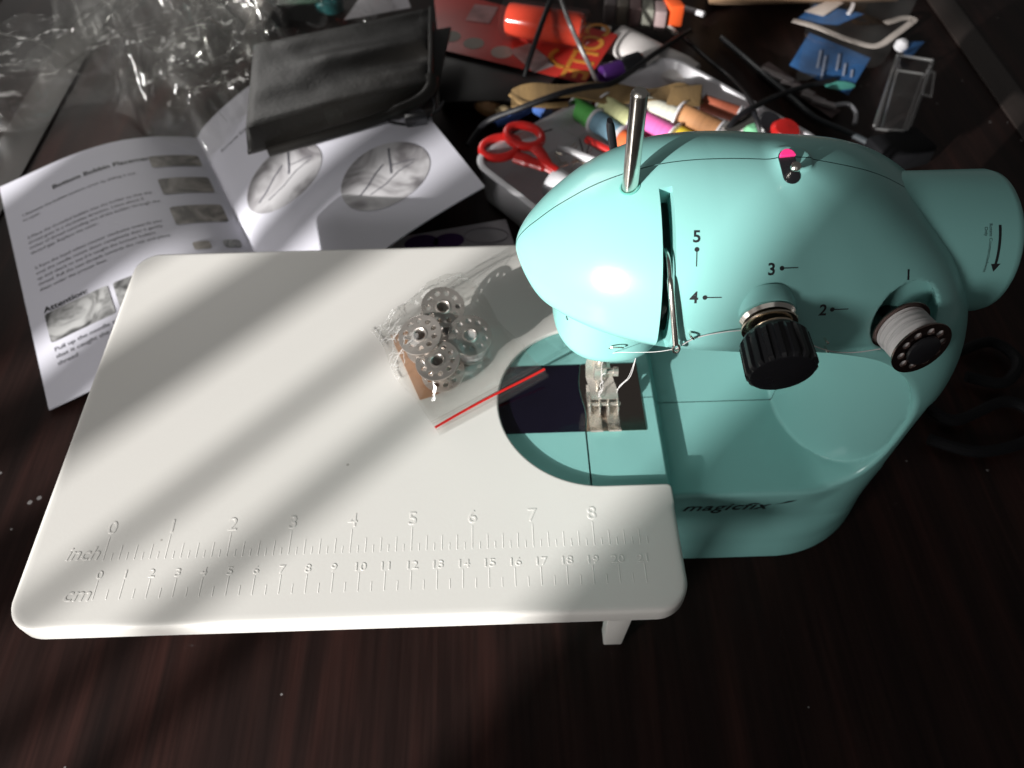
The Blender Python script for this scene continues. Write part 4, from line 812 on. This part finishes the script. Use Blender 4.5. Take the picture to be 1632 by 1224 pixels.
# brown strap across the tray edge
sa = np.array([(1.13, 47.37, 3.30), (3.08, 47.50, 3.60), (5.66, 47.45, 3.70), (8.22, 47.13, 3.60), (10.77, 46.87, 3.60), (12.75, 47.09, 3.50), (14.15, 46.81, 3.40)])
sp_ = smooth_path(sa, 8); sw_ = np.linspace(-1, 1, 7); TAN = mat('olive_brown_webbing', (0.17, 0.105, 0.04), 0.8, var=0.15, scale=60, bump=0.6, bscale=420, stretch=(3, 0.4, 1))
V_ = np.array([p+np.array([0.05*w, 0.95*w, 0.18*math.sin(i*0.35)*w]) for w in sw_ for i, p in enumerate(sp_)])
STR = thing('brown_strap', 'olive brown woven strap lying across the back of the tray', 'strap', (7.49, 47.94, 3.00))
mesh_obj('webbing', *solid_sheet(V_, len(sp_), 7, 0.14), TAN, STR, angle=60)
mesh_obj('folded_end', *hexa([(11.58, 46.13, 3.20), (13.94, 45.88, 3.20), (14.58, 48.54, 3.20), (12.43, 48.33, 3.20), (11.37, 45.31, 3.75), (13.69, 45.07, 3.75), (14.32, 47.68, 3.75), (12.21, 47.47, 3.75)], 0.1), TAN, STR)
mesh_obj('folded_start', *tube(smooth_path([(1.19, 47.90, 3.20), (1.97, 46.68, 3.30), (3.45, 46.32, 3.30), (4.97, 46.55, 3.20)], 6), 0.3, 10, flat=0.5), TAN, STR)

# ---------------------------------------------------------------- packets and tools farther back
BOXK = props(mesh_obj('black_flat_box', *hexa([(-4.20, 51.15, 0.10), (3.34, 51.15, 0.10), (5.80, 55.76, 0.10), (-4.96, 60.46, 0.10), (-4.01, 49.28, 1.80), (3.03, 49.37, 1.80), (5.56, 53.64, 1.80), (-4.73, 58.17, 1.80)], 0.15), mat('black_card_box', (0.018, 0.017, 0.017), 0.5, var=0.2, scale=15)), 'flat black box between the leatherette pouch and the red packet', 'box')
RP = thing('red_packet', 'red blister packet with round pale spots and a clear tube', 'packet', (1.66, 57.35, 2.00))
mesh_obj('backing_card', *hexa([(-4.16, 55.99, 2.00), (6.58, 50.80, 2.00), (9.76, 57.44, 2.00), (-4.94, 65.54, 2.00), (-4.15, 55.78, 2.12), (6.56, 50.61, 2.12), (9.72, 57.23, 2.12), (-4.92, 65.29, 2.12)], 0.02), REDCARD, RP)
for u, w in (((-3.32, 57.52, 2.13), 0.8), ((-1.51, 56.44, 2.13), 0.8), ((0.64, 55.11, 2.13), 0.85)):
    mesh_obj('pale_spot', *place2d(flat2d([circle(0, 0, w, n=28)], 0.01), u, (1, -0.1, 0), (0, 1, 0)), mat('grey_spot_print', (0.27, 0.26, 0.23), 0.5), RP)
mesh_obj('grey_label', *place2d(flat2d([rrect(1.9, 3.6, 0.1)], 0.02), (2.89, 54.21, 2.14), (0.85, 0.5, 0), (-0.4, 0.9, 0)), mat('grey_label', (0.25, 0.22, 0.22), 0.5, scale=90, var=0.4), RP)
mesh_obj('price_label', *place2d(flat2d([rrect(2.0, 2.6, 0.1)], 0.02), (-0.85, 60.79, 2.14), (1, -0.3, 0), (0.3, 1, 0)), mat('pink_label', (0.42, 0.22, 0.22), 0.5, scale=70, var=0.4), RP)
mesh_obj('tube_body', *lathe([(0.9, 0), (1.15, 0.15), (1.2, 0.5), (1.2, 5.6), (1.1, 5.9), (0.7, 6.0), (0.0, 6.0)], (1.10, 57.38, 3.50), np.array((6.79, 55.49, 3.50))-np.array((1.10, 57.38, 3.50)), 36), mat('clear_orange_plastic', (0.55, 0.05, 0.025), 0.12, coat=0.5), RP)
mesh_obj('tube_blister', *lathe([(1.28, -0.2), (1.45, 0.0), (1.45, 6.2), (1.3, 6.4), (0, 6.4)], (1.00, 57.38, 3.50), np.array((6.79, 55.49, 3.50))-np.array((1.10, 57.38, 3.50)), 36), CLEAR, RP)
mesh_obj('packet_lettering', *place2d(text2d('COLLE', 2.7, 0.02, bold=0.05), (6.30, 55.46, 2.14), (-0.35, -0.93, 0), (0.93, -0.35, 0)), mat('amber_print', (0.52, 0.21, 0.03), 0.5), RP)
mesh_obj('packet_curve', *place2d(flat2d([np.concatenate([circle(0, 0, 1.5, n=20, a0=1.9, a1=4.2), circle(0, 0, 1.1, n=20, a0=4.2, a1=1.9)])], 0.02), (5.58, 54.10, 2.14), (1, 0.2, 0), (-0.2, 1, 0)), MATS['amber_print'], RP)
WT = thing('glue_tube', 'white squeezed glue tube beyond the brown strap', 'tube', (11.90, 55.93, 1.00))
wl = []
for i, (u, w, h) in enumerate((((9.36, 57.90, 1.60), 2.0, 0.15), ((10.63, 56.21, 1.70), 1.9, 0.6), ((12.25, 54.04, 1.80), 1.7, 0.9), ((13.93, 52.61, 1.80), 1.6, 0.8), ((14.75, 51.91, 1.80), 1.3, 0.6))):
    wl.append([np.array(u)+np.array([0.55, 0.83, 0])*w*math.cos(t)+np.array([0, 0, 1])*h*math.sin(t) for t in np.linspace(0, 2*math.pi, 24, endpoint=False)])
mesh_obj('tube_body', *loft(wl), mat('glue_tube_white', (0.56, 0.53, 0.52), 0.4, var=0.06, scale=60), WT)
mesh_obj('crimp', *hexa([(8.87, 60.18, 1.30), (7.68, 54.04, 1.30), (7.99, 53.86, 1.30), (9.60, 59.95, 1.30), (8.78, 59.63, 1.60), (7.61, 53.55, 1.60), (7.92, 53.36, 1.60), (9.52, 59.40, 1.60)], 0.04), MATS['glue_tube_white'], WT)
MK = thing('marker_pen', 'short marker with purple band and black cap resting on the glue tube', 'marker', (9.43, 52.47, 2.00))
md = np.array((10.42, 51.93, 2.90))-np.array((7.36, 50.76, 2.60))
mesh_obj('pen_body', *lathe([(0.6, 0), (0.72, 0.1), (0.72, 1.6)], (7.72, 50.75, 2.60), md, 24), mat('purple_plastic', (0.075, 0.02, 0.16), 0.35), MK)
mesh_obj('pen_cap', *lathe([(0.78, 1.6), (0.85, 1.7), (0.85, 3.1), (0.7, 3.3), (0.0, 3.3)], (7.72, 50.75, 2.60), md, 24), BLACK, MK)
props(mesh_obj('paper_slip', *hexa([(7.81, 52.02, 1.30), (9.25, 52.29, 1.30), (9.95, 54.47, 1.60), (8.24, 54.20, 1.60), (7.80, 51.94, 1.35), (9.24, 52.21, 1.35), (9.93, 54.39, 1.65), (8.23, 54.12, 1.65)], 0.0), mat('lilac_paper', (0.45, 0.40, 0.47), 0.6)), 'lilac paper slip under the marker', 'paper')
BL = thing('blade_box', 'grey segmented strip of small blocks ending in an orange block', 'strip', (11.81, 63.09, 1.00))
g0, g1 = np.array((9.16, 62.36, 1.60)), np.array((14.10, 60.74, 1.60))
for k in range(5):
    c = g0+(g1-g0)*(k+0.5)/5; mesh_obj('grey_block', *box(c, (0.46, 0.95, 0.8), 0.12, -0.12), mat('grey_block_%d' % k, (0.20+0.03*(k % 3), 0.17+0.03*(k % 2), 0.17), 0.45, var=0.2, scale=80), BL)
mesh_obj('orange_block', *box((14.67, 61.22, 1.70), (0.62, 0.85, 0.9), 0.15, 0.2), ORANGE, BL)
props(mesh_obj('white_stick', *tube(smooth_path([(15.77, 63.22, 1.00), (16.58, 62.48, 1.10), (17.40, 61.65, 1.20)], 5), 0.22, 10), TRAYW), 'short white plastic stick beside the orange block', 'stick')
props(mesh_obj('grey_stick', *tube(smooth_path([(13.83, 61.68, 0.90), (14.32, 60.47, 0.90), (14.80, 59.30, 0.90)], 5), 0.2, 10), mat('grey_stick', (0.3, 0.29, 0.27), 0.5)), 'grey stick below the orange block', 'stick')
props(mesh_obj('cardboard_board', *hexa([(18.64, 65.06, 0.20), (35.01, 64.94, 0.20), (37.76, 71.84, 0.20), (19.47, 72.72, 0.20), (17.63, 61.71, 2.20), (33.11, 61.61, 2.20), (35.53, 67.61, 2.20), (18.32, 68.43, 2.20)], 0.05), mat('tan_cardboard', (0.34, 0.21, 0.12), 0.8)), 'tan cardboard lying at the far edge of the desk', 'cardboard')
# blue packet in a clear pouch
BP = thing('blue_packet', 'torn clear pouch with blue printed card at the upper right', 'packet', (27.54, 56.44, 0.30))
BLUE = mat('blue_card_print', (0.022, 0.075, 0.19), 0.35, var=0.35, scale=45)
mesh_obj('blue_card', *hexa([(23.04, 55.05, 0.50), (26.44, 50.85, 0.50), (29.33, 55.16, 0.90), (25.53, 59.01, 0.90), (22.97, 54.89, 0.60), (26.36, 50.70, 0.60), (29.24, 55.00, 1.00), (25.45, 58.83, 1.00)], 0.02), BLUE, BP)
mesh_obj('teal_corner', *place2d(flat2d([circle(0, 0, 1.15, 0.5, n=24)], 0.01), (25.94, 51.74, 0.78), (1, -0.1, 0.02), (0, 1, 0.05)), mat('teal_print', (0.07, 0.28, 0.24), 0.4), BP)
for k, (u, ln) in enumerate((((25.23, 55.08, 0.90), 2.4), ((25.30, 54.02, 0.85), 3.0), ((26.52, 54.50, 0.95), 2.2), ((26.75, 53.53, 0.90), 1.6), ((27.21, 53.08, 0.85), 1.0))):
    mesh_obj('printed_line', *place2d(flat2d([rrect(ln, 0.16, 0.05)], 0.01), np.array(u)+np.array([0, 0, 0.05]), (0.35, 0.93, 0.06), (-0.93, 0.35, 0)), mat('pale_print_%d' % k, (0.22, 0.25, 0.33), 0.5), BP)
mesh_obj('blue_flap', *hexa([(25.05, 61.52, 0.50), (28.45, 60.77, 0.50), (31.02, 62.08, 0.70), (27.40, 63.89, 0.70), (24.97, 61.34, 0.60), (28.37, 60.59, 0.60), (30.92, 61.89, 0.80), (27.32, 63.70, 0.80)], 0.02), BLUE, BP)
mesh_obj('blue_flap', *hexa([(32.44, 56.24, 0.40), (32.91, 55.86, 0.40), (34.72, 57.99, 0.50), (32.92, 58.07, 0.50), (32.35, 56.07, 0.50), (32.82, 55.69, 0.50), (34.62, 57.82, 0.60), (32.82, 57.90, 0.60)], 0.02), BLUE, BP)
TAPE = mat('pale_tape', (0.44, 0.39, 0.36), 0.5)
def ribbon(pts, w, t, nm, material, parent):
    p = smooth_path(pts, 6); d = np.gradient(p, axis=0); s = np.stack([-d[:, 1], d[:, 0], 0*d[:, 0]], 1); s /= np.linalg.norm(s, axis=1)[:, None]
    return mesh_obj(nm, *solid_sheet(np.concatenate([p-s*w/2, p+s*w/2]), len(p), 2, t), material, parent)
ribbon([(24.77, 61.17, 0.80), (26.36, 60.12, 0.80), (28.08, 58.14, 0.90), (29.73, 56.95, 0.90), (30.77, 57.09, 0.90), (32.09, 58.16, 1.00), (34.08, 59.99, 1.00), (34.48, 60.56, 1.00), (33.73, 60.79, 1.00), (32.05, 60.08, 1.00)], 0.55, 0.05, 'pale_seal', TAPE, BP)
mesh_obj('pale_seal', *hexa([(25.98, 62.33, 0.90), (27.32, 61.47, 0.90), (29.65, 63.61, 0.90), (28.78, 64.28, 0.90), (25.90, 62.15, 1.00), (27.23, 61.28, 1.00), (29.56, 63.41, 1.00), (28.69, 64.08, 1.00)], 0.02), TAPE, BP)
ribbon([(29.40, 61.58, 1.00), (29.91, 62.38, 1.10), (30.26, 63.19, 1.10)], 0.3, 0.05, 'white_tear', TRAYW, BP)
mesh_obj('white_lump', *lathe([(0.1, 0), (0.5, 0.1), (0.55, 0.5), (0.3, 0.8), (0, 0.85)], (32.44, 57.32, 0.30), (0.2, -0.2, 1), 14), TRAYW, BP)
nx, ny = 34, 26; a, b = np.meshgrid(np.linspace(0, 1, nx), np.linspace(0, 1, ny)); a = a.ravel(); b = b.ravel()
A_, B_, C_, D_ = [np.array(p) for p in ((22.21, 51.04, 0.60), (29.42, 53.22, 0.60), (35.79, 63.28, 0.60), (27.25, 65.26, 0.60))]
pp = (A_*(1-a[:, None])+B_*a[:, None])*(1-b[:, None])+(D_*(1-a[:, None])+C_*a[:, None])*b[:, None]; pp[:, 2] = 1.15+0.9*(crumple(pp[:, 0], pp[:, 1], 21, 10, .3, 1.)-.4)
mesh_obj('clear_film', pp, grid_faces(nx, ny), FILM, BP, angle=None)
# metal hook strip
HS = thing('metal_clip_strip', 'row of small silver metal clips below the blue packet', 'clips', (23.13, 51.88, 0.30))
for k in range(6):
    t = (k+0.5)/6; c = np.array((21.06, 54.27, 0.60))*(1-t)+np.array((24.53, 49.19, 0.60))*t
    mesh_obj('metal_clip', *box(c+np.array([0, 0, 0.1*(k % 2)]), (0.9, 0.24, 0.14), 0.06, -0.75+0.1*(k % 3)), mat('dull_silver_%d' % k, (0.42, 0.38, 0.38), 0.35, 0.6), HS)
mesh_obj('strip_base', *hexa([(20.73, 55.29, 0.10), (24.69, 48.68, 0.10), (25.64, 49.58, 0.10), (21.81, 56.31, 0.10), (20.55, 54.80, 0.40), (24.47, 48.25, 0.40), (25.42, 49.14, 0.40), (21.62, 55.81, 0.40)], 0.05), mat('dark_pink_card', (0.10, 0.07, 0.07), 0.6), HS)
mesh_obj('end_hook', *tube(smooth_path([(24.84, 49.19, 0.80), (25.81, 49.15, 0.90), (26.11, 48.21, 0.80), (25.78, 47.15, 0.60)], 6), 0.16, 8), mat('dull_silver_hook', (0.3, 0.3, 0.32), 0.4, 0.5), HS)
# clear clip case
CC = thing('clear_clip_case', 'empty clear plastic clip case at the right behind the machine', 'clear case', (30.04, 50.36, 0.30))
def panel(pts, t=0.12, nm='case_wall'):
    p = np.array(pts, float); n = np.cross(p[1]-p[0], p[3]-p[0]); n /= np.linalg.norm(n); mesh_obj(nm, *hexa([*p, *(p+n*t)], 0.02), CLEAR, CC)
    for k in range(4): mesh_obj('moulded_edge', *tube([p[k], p[(k+1) % 4]], 0.09, 6), CLEARE, CC)
CLEARE = film('clear_edge', (0.96, 0.96, 0.97), 0.07, 0.08, 1.4)
panel([(27.54, 47.26, 0.10), (29.72, 46.65, 0.10), (34.80, 55.74, 0.10), (32.34, 56.75, 0.10)])
panel([(27.54, 47.26, 0.10), (32.34, 56.75, 0.10), (30.43, 53.59, 2.00), (25.99, 44.98, 2.00)]); panel([(29.72, 46.65, 0.10), (34.80, 55.74, 0.10), (32.82, 52.80, 2.00), (28.11, 44.46, 2.00)])
panel([(32.34, 56.75, 0.10), (34.80, 55.74, 0.10), (33.28, 53.45, 1.60), (30.89, 54.34, 1.60)]); panel([(30.56, 48.51, 2.00), (31.08, 48.18, 2.00), (32.41, 51.14, 2.00), (31.98, 51.49, 2.00)], nm='catch_tab')
panel([(26.47, 44.75, 1.90), (27.90, 44.47, 1.90), (31.63, 51.18, 1.90), (29.87, 51.75, 1.90)], nm='case_lid')
# leaflet behind the table
LF = thing('leaflet', 'grey-white leaflet with purple print just behind the white table', 'leaflet', (-2.62, 37.26, 0.20))
lc = [np.array(p) for p in ((-9.12, 33.70, 0.20), (1.31, 34.39, 0.20), (0.48, 38.45, 0.20), (-6.23, 37.05, 0.20))]
mesh_obj('sheet', *hexa([*lc, *[p+np.array([0, 0, 0.05]) for p in lc]], 0.0), PAPER2, LF)
for u, r in (((-4.91, 36.35, 0.27), 1.1), ((-3.20, 36.51, 0.27), 1.0)):
    mesh_obj('purple_print', *place2d(flat2d([circle(0, 0, r, r*0.7, n=24)], 0.01), u, (1, 0.2, 0), (0, 1, 0)), mat('purple_print', (0.07, 0.02, 0.12), 0.5), LF)
mesh_obj('thin_outline', *tube([np.array((-0.81, 36.93, 0.28))+np.array([1.4*math.cos(t), 0.7*math.sin(t), 0]) for t in np.linspace(0, 6.28, 30)[:-1]], 0.03, 5, True), mat('faint_print', (0.3, 0.25, 0.3), 0.5), LF)
# small bits between pouch and tray
props(mesh_obj('blue_clip', *join(box((0.83, 48.51, 0.90), (1.0, 0.35, 0.3), 0.12, 0.5), box((2.23, 49.37, 0.90), (0.9, 0.25, 0.25), 0.1, 0.7)), mat('blue_clip', (0.07, 0.14, 0.42), 0.35)), 'bright blue plastic clip left of the tray', 'clip')
props(mesh_obj('wooden_bead', *join(lathe([(0.1, 0), (0.9, 0.3), (1.1, 0.8), (0.8, 1.3), (0.1, 1.5)], (-0.91, 50.07, 0.20), (0.5, 0.2, 1), 18)), mat('tan_bead', (0.36, 0.2, 0.09), 0.5)), 'tan lump beside the blue clip', 'bead')
props(mesh_obj('beige_ribbon', *tube(smooth_path([(0.03, 49.16, 1.00), (0.72, 49.29, 1.20), (1.16, 48.96, 1.00), (1.88, 49.86, 1.00)], 6), 0.35, 8, flat=0.4), mat('beige_ribbon', (0.4, 0.3, 0.17), 0.7)), 'beige ribbon curl above the blue clip', 'ribbon')
# cables
def cable(label, pts, r=0.2, material=RUBBER):
    return props(mesh_obj('black_cable', *tube(smooth_path(pts, 10), r, 10), material), label, 'cable', 'black cables across the desk')
cable('black cable curving from the blue clip across the brown strap', [(-1.97, 44.58, 1.50), (-0.64, 46.16, 2.20), (1.73, 45.80, 3.50), (4.25, 46.06, 4.30), (6.18, 46.63, 4.40), (7.80, 47.09, 4.30), (9.23, 48.72, 4.00), (11.59, 52.36, 3.20), (14.32, 56.78, 2.00), (15.87, 59.28, 1.20)], 0.2)
cable('shiny black cable running down over the red packet', [(4.68, 58.62, 4.80), (3.80, 54.88, 5.00), (3.13, 53.18, 4.20), (2.51, 52.10, 3.00), (2.22, 51.63, 2.20)], 0.2)
cable('grey-black cable hanging over the clear tube of the red packet', [(5.03, 58.21, 5.00), (5.42, 53.99, 5.20), (6.34, 52.99, 3.60), (6.98, 51.83, 2.80), (7.28, 49.33, 3.00)], 0.17, mat('grey_cable', (0.09, 0.085, 0.085), 0.4))
cable('black cable leaning over the spools at the right', [(15.13, 42.74, 3.50), (15.66, 43.36, 3.90), (17.07, 44.56, 3.90), (19.89, 47.88, 2.60), (23.25, 50.87, 1.40), (25.73, 52.38, 0.80)], 0.2)
cable('black cable running from the white tube toward the tray end', [(15.36, 58.88, 0.80), (16.73, 55.36, 0.90), (17.77, 52.33, 1.20), (17.39, 46.31, 3.30), (17.18, 43.74, 3.60), (17.67, 42.74, 2.60)], 0.18)
cable('long black cable passing behind the top of the machine', [(18.60, 59.45, 0.40), (19.80, 56.61, 0.40), (20.93, 53.58, 0.50), (22.16, 50.71, 0.50), (23.27, 48.15, 0.50), (24.95, 46.72, 0.40), (26.30, 45.21, 0.40), (27.64, 43.88, 0.40)], 0.22, mat('sheen_cable', (0.03, 0.035, 0.04), 0.3))
cable('black cable lying in the shade right of the machine', [(22.25, 22.94, 0.50), (23.46, 21.69, 0.50), (26.64, 22.85, 0.40), (27.78, 22.00, 0.40), (26.95, 20.47, 0.40), (24.09, 19.82, 0.40), (21.82, 20.65, 0.40)], 0.3, DULL)
cable('black cable loop in the shade under the hand wheel', [(25.52, 26.25, 0.50), (27.53, 26.86, 0.50), (28.44, 25.48, 0.50), (27.07, 24.02, 0.50), (25.21, 24.51, 0.50)], 0.3, DULL)
props(mesh_obj('black_adapter', *box((27.58, 43.49, 1.00), (2.0, 1.3, 0.8), 0.3, 0.3), DULL), 'black adapter block below the clear clip case', 'adapter')
# crinkled wrapping film at the upper left
def wrap(name, label, cen, L_, W_, rot, hmax, seed, nx=64, ny=48):
    """crinkled film: flat facets between sharp folds, two layers, and pale tubes painting glints along the folds"""
    t = thing(name, label, 'plastic film', (cen[0], cen[1], 0.1), rot); rr = np.random.RandomState(seed)
    def layer(k, hm, nm):
        a, b = np.meshgrid(np.linspace(-1, 1, nx), np.linspace(-1, 1, ny)); a = a.ravel(); b = b.ravel()
        ins = (np.abs(a) < 0.99) & (np.abs(b) < 0.99)
        a = a + ins*rr.uniform(-0.7, 0.7, len(a))/nx; b = b + ins*rr.uniform(-0.7, 0.7, len(b))/ny
        wob = 1+0.14*np.sin(a*5+seed+k)+0.1*np.sin(a*11+seed*2)
        x = a*L_/2*(1+0.1*np.sin(b*4+seed)); y = b*W_/2*wob
        ed = np.clip((1-np.abs(a))/0.25, 0, 1)*np.clip((1-np.abs(b))/0.3, 0, 1)
        z = 0.1+hm*ed**0.6*(0.95*crumple(x*0.35, y*1.15, seed+k*50, 9, 0.22, 0.75)+0.35*crumple(x, y, seed+k*31, 9, 0.4, 1.3)-0.12)+rr.uniform(-0.07, 0.07, len(a))*ed
        V = np.stack([x, y, np.maximum(z, 0.06+0.05*k)], 1); Fc = []
        for q in grid_faces(nx, ny): Fc += ([[q[0], q[1], q[2]], [q[0], q[2], q[3]]] if rr.rand() < 0.5 else [[q[0], q[1], q[3]], [q[1], q[2], q[3]]])
        mesh_obj(nm, V, Fc, CRINK, t, world=False, angle=24); return V
    V = layer(1, hmax, 'upper_layer'); layer(0, hmax*0.55, 'lower_layer')
    fl = []
    for _ in range(12):                                        # painted fold glints follow chains of facet edges
        i, j = rr.randint(1, nx-1), rr.randint(1, ny-1); di, dj = [(1, 0), (2, 1), (2, -1)][rr.randint(3)]; ch = []
        for s in range(rr.randint(5, 14)):
            if 0 <= i < nx and 0 <= j < ny: ch.append(V[j*nx+i]+np.array([0, 0, 0.02]))
            i += di; j += dj
        if len(ch) > 2: fl.append(tube(smooth_path(ch, 4), 0.015+0.02*rr.rand(), 5))
    o = mesh_obj('fold_glints', *join(*fl), FOLD_GLINT, t, world=False); o['kind'] = 'stuff'
    return t
wrap('plastic_wrap', 'long twist of crinkled clear plastic film at the far left edge of the desk', (-31.95, 55.26, 1.50), 25, 7.0, 0.40, 3.0, 3)
wrap('plastic_wrap', 'crumpled clear plastic film bag between the booklet and the black pouch', (-20.71, 52.68, 1.50), 12, 12, 0.9, 3.6, 8)
wrap('plastic_wrap', 'heap of crumpled clear plastic film behind the black pouch', (-17.25, 62.45, 1.50), 17, 8, 0.2, 5.0, 14)
wrap('plastic_wrap', 'bright crinkled clear film at the top left of the desk', (-29.21, 64.11, 1.50), 12, 7, -0.1, 4.5, 31)
props(mesh_obj('steel_ruler', *hexa([(-19.10, 57.38, 3.00), (-18.54, 56.91, 3.00), (-17.59, 60.67, 4.00), (-18.26, 60.90, 4.00), (-19.04, 57.20, 3.10), (-18.48, 56.72, 3.10), (-17.53, 60.47, 4.10), (-18.20, 60.70, 4.10)], 0.02), mat('dull_metal_strip', (0.16, 0.15, 0.14), 0.35, 0.7)), 'narrow dark metal strip among the crumpled film', 'strip')
props(mesh_obj('dark_box', *hexa([(-22.98, 66.75, 0.20), (-19.32, 61.99, 0.20), (-18.72, 66.55, 0.20), (-22.59, 70.02, 0.20), (-21.76, 63.20, 2.00), (-18.30, 58.70, 2.00), (-17.72, 63.02, 2.00), (-21.39, 66.30, 2.00)], 0.2), mat('dark_brown_box', (0.045, 0.035, 0.032), 0.5)), 'dark brown box showing through the crumpled film', 'box')
props(mesh_obj('white_label_sheet', *hexa([(-12.30, 62.47, 1.00), (-6.84, 64.25, 1.00), (-7.74, 67.57, 1.60), (-10.63, 66.62, 1.60), (-12.28, 62.36, 1.06), (-6.83, 64.14, 1.06), (-7.73, 67.45, 1.66), (-10.61, 66.49, 1.66)], 0.0), mat('white_label', (0.52, 0.50, 0.54), 0.5)), 'white label sheet peeking out behind the black pouch', 'paper')
props(mesh_obj('teal_cap', *lathe([(1.0, 0), (1.2, 0.1), (1.2, 2.2), (1.0, 2.4), (0, 2.4)], (-14.08, 66.11, 0.10), (0.1, 0, 1), 28), mat('dark_teal_cap', (0.02, 0.12, 0.13), 0.35)), 'dark teal bottle cap behind the black pouch', 'cap')
props(mesh_obj('green_pouch', *hexa([(-18.60, 65.93, 0.30), (-14.34, 66.37, 0.30), (-14.95, 71.75, 0.30), (-19.51, 71.97, 0.30), (-18.00, 64.00, 1.50), (-13.90, 64.64, 1.50), (-14.42, 69.21, 1.50), (-18.82, 69.41, 1.50)], 0.3), mat('green_pouch', (0.06, 0.12, 0.085), 0.4, var=0.5, scale=40)), 'green pouch under the crumpled film at the top edge', 'pouch')
